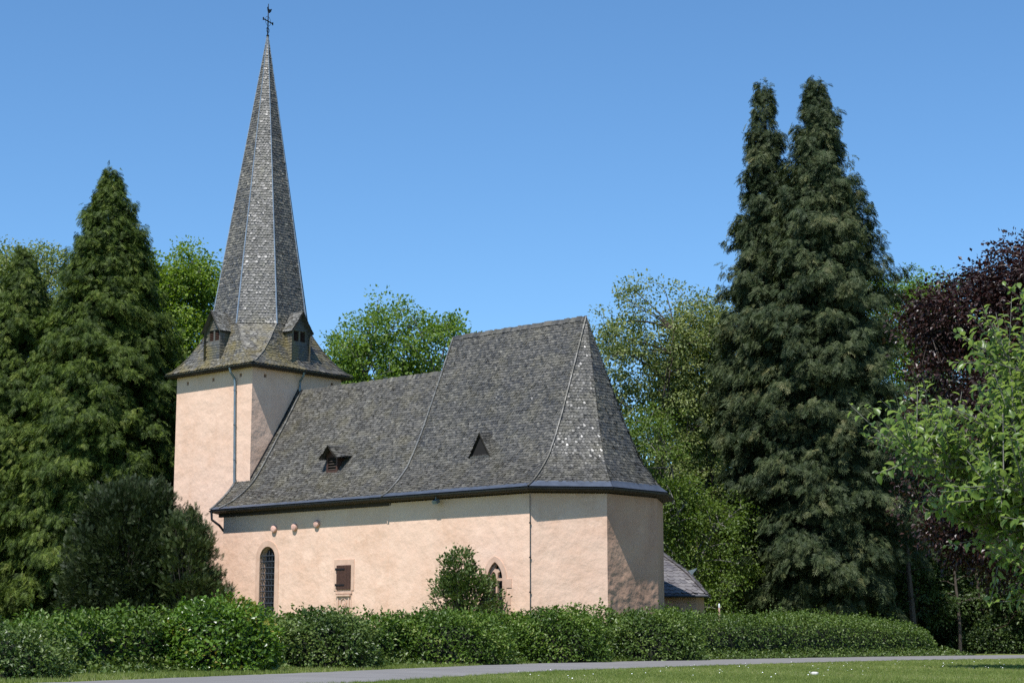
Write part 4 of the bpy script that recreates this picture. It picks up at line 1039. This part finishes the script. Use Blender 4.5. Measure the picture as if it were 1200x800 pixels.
# bare slender trunks standing in the dark wood
r = np.random.default_rng(77)
labs = ['slender bare trunk in the shade beside the left spruce', 'slender bare trunk in the shade right of the annex', 'leaning bare trunk between the two spruce feet', 'thick bare trunk in the shade right of the hedge top', 'thin bare trunk under the copper-leaved tree', 'bare trunk in shade near the end of the hedge', 'thin pale trunk in deep shade behind the path bend']
for (x, y, h, rr), lab in zip([(11.2, 90, 5, .12), (9.9, 91, 6, .10), (13.0, 90.5, 5, .15), (20.0, 89, 6, .2), (22.6, 90.0, 6, .10), (24.6, 93, 6, .14), (27.5, 94, 6, .10)], labs):
    e = empty('bare_tree', (x, y, 0)); bf = Buf(); zs = np.linspace(0, h, 8)
    ln = r.normal(0, 0.04, 2); pts = np.column_stack([ln[0] * zs + .06 * np.sin(zs), ln[1] * zs, zs]); bf.tube(pts, np.linspace(rr, rr * .4, 8), 7); bf.build('trunk', M['bark'], e)
    for k in range(7):
        b2 = Buf(); z = h * (0.35 + 0.6 * r.random()); a = r.random() * 6.28; l = 0.7 + r.random(); o = np.array([np.interp(z, zs, pts[:, 0]), np.interp(z, zs, pts[:, 1]), z])
        b2.tube([o, o + [l * .5 * math.cos(a), l * .5 * math.sin(a), .25], o + [l * math.cos(a), l * math.sin(a), .2]], (.03, .02, .01), 4, cap=False); b2.build('limb', M['bark'], e); tag(e, lab, 'tree', 'bare trunks in the wood')

# ---------------------------------------------------------------- yews and shrubs by the wall
def shrub(name, x, y, blobs, seed, leafm, nclump, per, size, crad, tpl=(FR2_V, FR2_F), upd=0.6, z0=0.0, barkm=None, shell=0.55, out=1.0):
    r = np.random.default_rng(seed); t = empty(name, (x, y, z0)); bf = Buf(); lf = Buf()
    W = np.array([b[6] for b in blobs], float); W /= W.sum(); k = r.choice(len(blobs), nclump, p=W); B = np.array([b[:6] for b in blobs], float)[k]
    dv = rvec(r, nclump); rad = shell + (1 - shell) * r.random(nclump) ** 0.5
    lump = 1 + 0.12 * np.sin(dv[:, 0] * 6 + seed) * np.sin(dv[:, 2] * 7 + k) + 0.07 * r.normal(size=nclump)
    Cc = B[:, :3] + dv * B[:, 3:] * (rad * lump)[:, None]; Cc[:, 2] = np.maximum(Cc[:, 2], 0.12)
    for i in r.choice(nclump, min(nclump, 90), replace=False):
        e = Cc[i]; s = np.array([e[0] * .12, e[1] * .12, 0.0]); mid = np.array([e[0] * .45, e[1] * .45, e[2] * .6])
        bf.tube([s, mid, e], (0.05, 0.03, 0.01), 4, cap=False)
    n = nclump * per; ci = np.repeat(np.arange(nclump), per); off = r.normal(size=(n, 3)) * 0.45
    pos = Cc[ci] + off * crad; pos[:, 2] = np.maximum(pos[:, 2], 0.03)
    d = dv[ci] * out + r.normal(0, 0.45, (n, 3)) + np.array([0, 0, upd]); up = r.normal(0, 0.5, (n, 3)) + np.array([0, 0, 1.0]) + dv[ci] * 0.3
    stamp(lf, np.array(tpl[0]), tpl[1], pos, d, up, size * (0.6 + 0.7 * r.random(n)), np.clip(0.4 * r.random(nclump)[ci] + 0.6 * r.random(n), 0, 1))
    bf.build('stem', barkm or M['bark'], t); lf.build('foliage', leafm, t); return t
t = shrub('yew', -16.95, 77.5, [(0.3, 0, 4.6, 2.0, 2.0, 3.0, 2.6), (-1.3, 0, 3.3, 1.4, 1.6, 2.7, 1.5), (1.9, 0, 3.6, 1.4, 1.6, 3.1, 1.6), (0, 0, 1.6, 2.5, 2, 1.7, 1.5), (-0.6, 0, 6.2, 1.2, 1.2, 1.2, .6), (1.2, 0, 6.3, 1.0, 1.0, 1.1, .4), (2.6, 0, 2.4, 1.2, 1.2, 2.4, 1.0)], 41, M['yew'], 1500, 40, 0.26, 0.40, upd=0.9)
tag(t, 'big dark yew bush standing before the tower foot', 'shrub')
t = shrub('yew', -14.0, 76.4, [(0, 0, 3.8, 1.2, 1.2, 2.4, 3), (0.6, 0, 2.2, 1.2, 1.2, 2.0, 1.5), (-0.2, 0, 5.2, 0.8, 0.8, 1.1, 0.6)], 42, M['yew_light'], 300, 34, 0.27, 0.34, upd=1.1, out=0.8)
tag(t, 'looser lighter yew at the corner where nave and tower meet', 'shrub')
t = shrub('shrub', -1.85, 67.0, [(0, 0, 2.1, 1.25, 1.05, 1.5, 3), (-0.2, 0, 3.3, 0.6, 0.6, 0.85, 1), (0.5, 0, 1.8, 1.05, 0.9, 1.3, 1.3)], 43, M['box_leaf'], 330, 26, 0.13, 0.24, tpl=(LEAF, LEAF_F), upd=0.5)
tag(t, 'rounded green shrub against the choir wall hiding half the pointed window', 'shrub')

# ---------------------------------------------------------------- hedge
HB = np.array([(-14.5, 33), (-11.2, 36), (-8.0, 41.2), (-5.0, 49.6), (0, 58), (3.2, 62.2), (6.4, 66.4), (9.4, 70), (12.8, 73.8), (16.5, 78.6), (20.3, 83.2)], float)
HH = np.array([1.0, 1.12, 1.25, 1.4, 1.5, 1.56, 1.65, 1.72, 1.8, 1.75, 1.35])
def hedge_run(name, i0, i1, leafm, seed, dens, leaf, width=2.0, lumpy=0.18, roundend=(0, 0), sprigs=0, mixm=None):
    r = np.random.default_rng(seed); P = HB; S = np.concatenate([[0], np.cumsum(np.linalg.norm(np.diff(P, axis=0), axis=1))])
    s0, s1 = np.interp(i0, np.arange(len(P)), S), np.interp(i1, np.arange(len(P)), S)
    c0 = np.array([np.interp(s0, S, P[:, 0]), np.interp(s0, S, P[:, 1])])
    t = empty(name, (c0[0], c0[1], 0)); o = np.array([c0[0], c0[1], 0])
    dP = np.array([np.interp(np.linspace(0, S[-1], 60), S, P[:, k]) for k in (0, 1)]).T
    for _ in range(8): dP[1:-1] = (dP[:-2] + 2 * dP[1:-1] + dP[2:]) / 4
    Sd = np.concatenate([[0], np.cumsum(np.linalg.norm(np.diff(dP, axis=0), axis=1))]) ; Sd *= S[-1] / Sd[-1]
    T = np.gradient(dP, axis=0); T /= np.linalg.norm(T, axis=1)[:, None]
    g = np.random.default_rng(seed + 99).random(400)
    def nz(s, k, sc): q = s * sc + k * 37.3; i = np.floor(q).astype(int) % 398; f = q - np.floor(q); f = f * f * (3 - 2 * f); return g[i] * (1 - f) + g[i + 1] * f - 0.5
    def bulge(s, a):
        q = 0
        for kx, ka, ph in ((1.9, 2.1, .3), (3.3, -2.7, 1.7), (5.1, 4.3, 4.1), (2.4, 5.9, 2.2), (7.7, 1.3, .9)): q = q + np.sin(kx * s + ka * a * 1.5 + ph + 1.3 * np.sin(s * .7 + ph))
        return q / 5
    def surf(s, a, f=1.0):
        # a: 0 front foot .. pi back foot
        h = np.interp(s, S, HH) * (1 + lumpy * 1.1 * nz(s, 1, 0.45) + lumpy * 0.8 * nz(s + a, 2, 1.3) + 0.06 * nz(s + 2 * a, 5, 3.1)); w = width / 2 * (1 + lumpy * nz(s + a, 3, 0.9) + 0.3 * lumpy * nz(s - a, 4, 2.7))
        if roundend[0]: e = np.clip((s - s0) / roundend[0], 0, 1); k = np.sqrt(1 - (1 - e) ** 2 + 1e-4); h = h * k; w = w * (0.35 + 0.65 * k)
        if roundend[1]: e = np.clip((s1 - s) / roundend[1], 0, 1); k = np.sqrt(1 - (1 - e) ** 2 + 1e-4); h = h * k; w = w * (0.35 + 0.65 * k)
        ca, sa = np.cos(a), np.sin(a); x = np.sign(ca) * np.abs(ca) ** 0.6; z = np.abs(sa) ** 0.55
        px, py = np.interp(s, Sd, dP[:, 0]), np.interp(s, Sd, dP[:, 1]); tx, ty = np.interp(s, Sd, T[:, 0]), np.interp(s, Sd, T[:, 1])
        nx, ny = ty, -tx                                 # towards the camera side
        cx_, cy_ = px - nx * width / 2, py - ny * width / 2
        return np.stack([cx_ + nx * x * w * f, cy_ + ny * x * w * f, z * h * f], -1), np.stack([nx * ca, ny * ca, sa + 0.15], -1)
    L = s1 - s0; n = int(L * (2 * 1.6 + width) * dens)
    s = s0 + L * r.random(n); a = PI * r.random(n)
    keep = (a < PI * 0.72) | (r.random(n) < 0.45); s, a = s[keep], a[keep]; n = len(s)
    depth = 1 - 0.30 * r.random(n) ** 1.6
    pos, nr = surf(s, a, 1.0); pos = pos + nr * (0.17 * (lumpy + .1) / .3 * bulge(s, a))[:, None]; pos2, _ = surf(s, a, 0.0); pos = lerp(pos2, pos, depth[:, None])
    pos = pos + r.normal(0, 0.035, (n, 3)); pos[:, 2] = np.maximum(pos[:, 2], 0.02)
    d = nr * 0.35 + r.normal(0, 0.55, (n, 3)); d[:, 2] -= 0.15; up = nr * 0.9 + r.normal(0, 0.5, (n, 3)) + [0, 0, 0.3]
    rn = np.clip(0.5 + 0.16 * bulge(s + .7, a) + 0.45 * nz(s + a * 2, 7, 1.1) + r.normal(0, 0.24, n), 0, 1)
    lf = Buf(); stamp(lf, LEAF, LEAF_F, pos - o, d, up, leaf * (0.6 + 0.75 * r.random(n)), rn)
    if sprigs:
        for k in range(sprigs):
            ss = s0 + L * r.random(); aa = PI * (0.38 + 0.25 * r.random()); p, nn = surf(np.array([ss]), np.array([aa])); p = p[0]; q = 7
            hgt = 0.12 + 0.22 * r.random(); u = r.random(q); pp = p + np.array([0, 0, 1]) * (hgt * u)[:, None] + r.normal(0, 0.03, (q, 3))
            stamp(lf, LEAF, LEAF_F, pp - o, rvec(r, q) + [0, 0, .5], rvec(r, q) + [0, 0, 1], leaf * 0.9 * np.ones(q), r.random(q))
    lf.build('foliage', leafm, t)
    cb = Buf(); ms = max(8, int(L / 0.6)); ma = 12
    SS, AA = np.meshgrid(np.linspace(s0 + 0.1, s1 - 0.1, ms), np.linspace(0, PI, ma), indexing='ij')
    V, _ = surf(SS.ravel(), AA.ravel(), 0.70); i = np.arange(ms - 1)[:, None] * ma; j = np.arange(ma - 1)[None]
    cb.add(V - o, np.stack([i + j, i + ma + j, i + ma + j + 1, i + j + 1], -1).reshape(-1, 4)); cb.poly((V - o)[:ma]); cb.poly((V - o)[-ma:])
    cb.build('dark_core', M['core'], t)  # closed dark shell behind the leaves, coloured as the hedge's inner shade
    return t
t = hedge_run('hedge', 0.0, 6.3, M['hedge'], 51, 250, 0.115, 1.9, 0.30, (0, 0), 150)
tag(t, 'long uneven ivy-grown hedge in front of the church wall', 'hedge')
t = hedge_run('hedge', 6.25, 10.0, M['hedge_clip'], 52, 210, 0.105, 2.4, 0.10, (0, 2.5), 60)
tag(t, 'evenly clipped hedge running right from the apse to the path bend', 'hedge')
def mound(name, x, y, rx, ry, h, leafm, seed, n, leaf, label, blobs=None):
    r = np.random.default_rng(seed); t = empty(name, (x, y, 0)); v = rvec(r, n); v[:, 2] = np.abs(v[:, 2])
    g = lambda v: 1 + 0.07 * np.sin(v[:, 0] * 7 + seed) * np.sin(v[:, 2] * 8 + 2) + 0.05 * np.sin(v[:, 1] * 11 + v[:, 0] * 9)
    e = lambda v: np.sign(v) * np.abs(v) ** np.array([0.85, 0.85, 0.8])
    k = g(v) * (1 - 0.28 * r.random(n) ** 1.7); p = e(v) * [rx, ry, h] * k[:, None] + r.normal(0, 0.04, (n, 3)); p[:, 2] = np.maximum(p[:, 2], 0.02)
    lf = Buf(); d = v * 0.4 + r.normal(0, 0.5, (n, 3)); d[:, 2] -= 0.1
    stamp(lf, LEAF, LEAF_F, p, d, v * 0.9 + r.normal(0, 0.45, (n, 3)) + [0, 0, 0.3], leaf * (0.6 + 0.7 * r.random(n)), np.clip(0.5 + 0.25 * np.sin(p[:, 0] * 3 + p[:, 2] * 4) + r.normal(0, 0.22, n), 0, 1))
    lf.build('foliage', leafm, t)
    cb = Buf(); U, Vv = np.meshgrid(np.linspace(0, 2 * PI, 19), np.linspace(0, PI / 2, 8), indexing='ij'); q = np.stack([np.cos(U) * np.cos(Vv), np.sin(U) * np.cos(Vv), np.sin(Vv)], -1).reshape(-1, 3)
    q = e(q) * [rx, ry, h] * 0.70 * g(q)[:, None]; i = np.arange(18)[:, None] * 8; j = np.arange(7)[None]; cb.add(q, np.stack([i + j, i + 8 + j, i + 9 + j, i + j + 1], -1).reshape(-1, 4)); cb.build('dark_core', M['core'], t)  # same dark filler shell, painted as shade inside the mound
    tag(t, label, 'shrub'); return t
mound('round_shrub', -6.95, 42.2, 1.45, 1.2, 1.70, M['bright_hedge'], 61, 9000, 0.115, 'domed bright green shrub bulging out of the hedge below the yews')
mound('round_shrub', -10.2, 34.2, 1.75, 1.3, 1.08, M['ivy'], 62, 9500, 0.085, 'low spreading shrub in front of the hedge at the left edge')
mound('round_shrub', -4.9, 46.6, 1.5, 1.1, 1.55, M['ivy'], 64, 8500, 0.10, 'ivy-covered hump in the hedge below the small shuttered window')
mound('round_shrub', 1.5, 58.2, 1.7, 1.1, 1.78, M['hedge'], 65, 8500, 0.11, 'bushy hump in the hedge below the thin conductor on the apse corner')
mound('round_shrub', 4.9, 62.6, 1.9, 1.1, 1.80, M['hedge_clip'], 66, 8500, 0.11, 'bushy hump in the hedge below the shaded east wall of the apse')
mound('round_shrub', -2.0, 53.6, 2.2, 1.1, 1.6, M['hedge'], 63, 9000, 0.105, 'rounded leafy hump in the hedge below the choir wall')

for x_, y_, rx_, h_, l_ in ((25.6, 92, 2.6, 1.7, 'low leafy bush in deep shade where the path leaves the frame'), (30.5, 94, 3.0, 2.1, 'leafy bush beside the path just outside the right edge'), (22.0, 96, 2.4, 1.9, 'low leafy bush in the shade behind the rounded end of the hedge')):
    mound('undergrowth_bush', x_, y_, rx_, 1.8, h_, M['wood_leaf'], 67 + int(x_), 7000, 0.16, l_)
# ground ivy and weeds along the hedge foot
def scatter_line(name, off0, off1, n, seed, m, size, label, cat, tpl=(LEAF, LEAF_F), upd=0.3, i0=0.0, i1=10.2, zmax=0.2):
    r = np.random.default_rng(seed); P = HB; u = i0 + (i1 - i0) * r.random(n); k = np.arange(len(P))
    p = np.column_stack([np.interp(u, k, P[:, 0]), np.interp(u, k, P[:, 1])]); T = np.gradient(P, axis=0); tx, ty = np.interp(u, k, T[:, 0]), np.interp(u, k, T[:, 1]); L = np.hypot(tx, ty)
    q = r.random(n) ** 1.3; o = off0 + (off1 - off0) * q; wob = 1 + 0.35 * np.sin(u * 9) + 0.25 * np.sin(u * 23)
    pos = np.column_stack([p[:, 0] + ty / L * o * wob, p[:, 1] - tx / L * o * wob, zmax * (1 - q) * r.random(n) + 0.02])
    bf = Buf(); stamp(bf, np.array(tpl[0]), tpl[1], pos, rvec(r, n) + [0, 0, upd], rvec(r, n) * .5 + [0, 0, 1], size * (0.6 + 0.8 * r.random(n)), r.random(n))
    o_ = bf.build(name, m); tag(o_, label, cat, kind='stuff')
scatter_line('ground_ivy', -0.2, 1.1, 26000, 71, M['ivy'], 0.10, 'ivy and weeds creeping out at the foot of the hedge', 'ground cover', zmax=0.4)

# grass blades on the lawn and verge
def grass():
    r = np.random.default_rng(81); n = 90000
    # spread evenly over what the lawn shows of itself
    Y = 27 + 62 * r.random(n) ** 1.6; X = Y * (-0.31 + 0.62 * r.random(n))
    A = resample(FAR, 300); B = resample(NEAR, 300)
    yf = np.interp(X, A[:, 0], A[:, 1]); yn = np.interp(X, B[:, 0], B[:, 1]); hb = np.interp(X, HB[:, 0], HB[:, 1])
    k = ((Y < yn - 0.05) | (Y > yf + 0.05)) & (Y < hb + 0.6); X, Y = X[k], Y[k]; n = len(X)
    bf = Buf(); V = []; 
    B_ = np.array([(-0.5, 0, 0), (0.5, 0, 0), (0.1, 1, 0.25)]); 
    G = []
    for q in range(6):
        a = q * 1.1; c, s = math.cos(a), math.sin(a); b = B_ * [0.16, 1, 1] + [0.0, 0, 0]
        b = np.column_stack([b[:, 0] * c - (b[:, 2] + 0.25) * s, b[:, 1] * (0.7 + 0.3 * ((q * 7) % 3) / 2), b[:, 0] * s + (b[:, 2] + 0.25) * c]); G.append(b)
    TV = np.concatenate(G) * [1, 1, 1]; TF = [[3 * q, 3 * q + 1, 3 * q + 2] for q in range(6)]
    pos = np.column_stack([X, Y, ground_z(X, Y)])
    d = np.tile([0, 0, 1.0], (n, 1)) + r.normal(0, 0.25, (n, 3)); up = rvec(r, n)
    verge = (Y > np.interp(X, A[:, 0], A[:, 1]))
    stamp(bf, TV, TF, pos, d, up, (0.035 + 0.045 * r.random(n)) * (1 + 0.6 * verge), np.clip(0.5 + 0.2 * np.sin(X * .7 + Y * .4) + r.normal(0, 0.22, n), 0, 1))
    tag(bf.build('grass', M['grass']), 'short mown grass with scattered daisies either side of the path', 'grass', kind='stuff')
    n = 130; Y = 33 + 30 * r.random(n); X = Y * (0.0 + 0.3 * r.random(n)); yn = np.interp(X, B[:, 0], B[:, 1]); k = Y < yn - 0.2; X, Y = X[k], Y[k]; n = len(X)
    bf = Buf(); a = np.arange(6) * PI / 3; D = np.column_stack([np.cos(a), np.sin(a), 0.1 * np.cos(a * 2)]); stamp(bf, D, [[0, 1, 2, 3, 4, 5]], np.column_stack([X, Y, 0 * X + 0.07]), rvec(r, n) * .3 + [1, 0, 0], rvec(r, n) * .5 + [0, -0.5, 1], 0.008 + 0.005 * r.random(n), r.random(n))
    tag(bf.build('daisies', M['daisy']), 'white daisies dotted over the mown lawn', 'flowers', kind='stuff')
grass()

# pale stone lying on the lawn
def pale_stone():
    r = np.random.default_rng(5); U, Vv = np.meshgrid(np.linspace(0, 2 * PI, 15)[:-1], np.linspace(-PI / 2, PI / 2, 8), indexing='ij')
    q = np.stack([np.cos(U) * np.cos(Vv), np.sin(U) * np.cos(Vv), np.sin(Vv)], -1).reshape(-1, 3); q = np.sign(q) * np.abs(q) ** .7 * [0.085, 0.07, 0.045] * (1 + 0.12 * np.sin(q[:, :1] * 9) * np.sin(q[:, 1:2] * 7 + 1))
    bf = Buf(); F = [[(i % 14) * 8 + j, ((i + 1) % 14) * 8 + j, ((i + 1) % 14) * 8 + j + 1, (i % 14) * 8 + j + 1] for i in range(14) for j in range(7)]
    bf.add(q, F); o = bf.build('stone', simple('pale_stone', (0.5, 0.47, 0.44), 0.9), smooth=True); o.location = (6.6, 39.0, 0.03); tag(o, 'pale stone lying in the grass on the near side of the path', 'stone')
pale_stone()
# short marker post behind the hedge
def marker_post():
    t = empty('marker_post', (8.3, 71.2, 0)); bf = Buf(); bf.tube([(0, 0, 0), (0, 0, 2.0)], 0.035, 8); bf.build('post', M['redstone'], t)
    bf = Buf(); bf.tube([(0, 0, 2.0), (0, 0, 2.1), (0, 0, 2.16)], (0.04, 0.04, 0.015), 8); bf.build('cap', M['white'], t)
    tag(t, 'short red post with a white cap peeping over the hedge right of the annex', 'post')
marker_post()

# ---------------------------------------------------------------- near apple tree at the right edge
def apple_tree():
    r = np.random.default_rng(91); t = empty('apple_tree', (5.72, 14.2, float(ground_z(np.array(5.6), np.array(14.2))))); z00 = t.location.z
    bf = Buf(); lf = Buf()
    zs = np.linspace(0, 1.7, 6); bf.tube(np.column_stack([0.06 * np.sin(zs * 2), 0 * zs, zs]), np.linspace(0.14, 0.10, 6), 8)
    P_, D_, U_, R_ = [], [], [], []
    limbs = []
    targets = [(-2.0, 0.0, 2.45), (-2.3, 0.0, 2.8), (-1.9, 0.3, 2.2), (-1.4, -0.5, 2.3), (-1.8, -0.4, 2.85), (-1.7, 0.3, 2.1), (-1.35, -0.2, 3.15), (-1.0, 0.4, 3.5), (-1.4, 0.2, 1.8), (-0.9, -0.6, 3.3), (-0.4, 0.4, 3.8), (-0.8, 0.0, 1.6), (0.6, 0.7, 4.1), (-1.75, -0.2, 3.45), (-1.25, 0.0, 3.75), (-1.5, -0.6, 1.6), (-1.1, 0.0, 1.45), (-1.5, 0.4, 3.3), (-0.8, -0.8, 1.5), (-1.6, -1.2, 2.1), (-1.0, -1.5, 2.5), (-0.5, -1.7, 2.0), (-2.0, -0.8, 2.4), (-2.5, -0.3, 2.7), (-1.1, -1.2, 1.7), (-0.3, -1.3, 3.1), (1.4, 0.6, 2.8), (0.5, 1.4, 3.2), (0.3, -1.3, 3.0), (-0.6, 1.2, 3.0), (-1.0, -0.8, 2.5), (-1.3, 0.8, 2.7), (-0.7, -0.4, 2.1)]
    for T_ in targets:
        e = np.array(T_) ; s = np.array([0, 0, 1.2 + 0.5 * r.random()]); mid = np.array([e[0] * .45, e[1] * .45, (s[2] + e[2]) / 2 + 0.25]); tt = np.linspace(0, 1, 12)[:, None]
        pts = s * (1 - tt) ** 2 + 2 * mid * tt * (1 - tt) + e * tt ** 2; pts += np.sin(tt * 11 + r.random() * 6) * 0.03
        bf.tube(pts, np.linspace(0.045, 0.010, 12), 6, cap=False); limbs.append(pts)
    NP = np.concatenate([l[3:] for l in limbs]); ns = 3300
    idx = r.integers(0, len(NP), ns)
    for i in idx:
        s = NP[i] + r.normal(0, 0.03, 3); outv = np.array([s[0], s[1], 0]); outv /= np.linalg.norm(outv) + .3
        d = outv * 0.6 + r.normal(0, 0.45, 3) + np.array([0, 0, 0.45]); d /= np.linalg.norm(d); l = 0.22 + 0.38 * r.random()
        tt = np.linspace(0, 1, 5)[:, None]; pts = s + d * l * tt + np.array([0, 0, 0.12]) * l * tt ** 2
        bf.tube(pts, np.linspace(0.006, 0.0025, 5), 4, cap=False)
        n = int(8 + l * 16); u = 0.15 + 0.85 * np.arange(n) / n; base = np.column_stack([np.interp(u, tt[:, 0], pts[:, k]) for k in range(3)])
        az = np.arange(n) * 2.4 + r.random() * 6; sv = np.cross(d, [0.1, 0.2, 0.97]); sv /= np.linalg.norm(sv); tv = np.cross(d, sv)
        rd = np.cos(az)[:, None] * sv + np.sin(az)[:, None] * tv
        P_.append(base + rd * 0.012); D_.append(rd * 0.8 + d * 0.55 + r.normal(0, 0.2, (n, 3)) + [0, 0, -0.15]); U_.append(np.tile(d * .4 + [0, 0, 0.8], (n, 1)) + r.normal(0, 0.35, (n, 3))); R_.append(np.clip(0.4 * r.random() + 0.6 * r.random(n), 0, 1))
    P_ = np.concatenate(P_); n = len(P_)
    V2 = LEAF2.copy() * [1.0, 1, 1.2]; V2[:, 2] -= 0.12 * V2[:, 1] ** 2
    stamp(lf, V2, LEAF2_F, P_, np.concatenate(D_), np.concatenate(U_), 0.074 * (0.5 + 0.8 * r.random(n)), np.concatenate(R_))
    bf.build('trunk', M['bark_grey'], t); lf.build('crown', M['apple'], t, smooth=True)
    tag(t, 'leafy apple tree boughs reaching in close to the camera at the right edge', 'tree')
apple_tree()
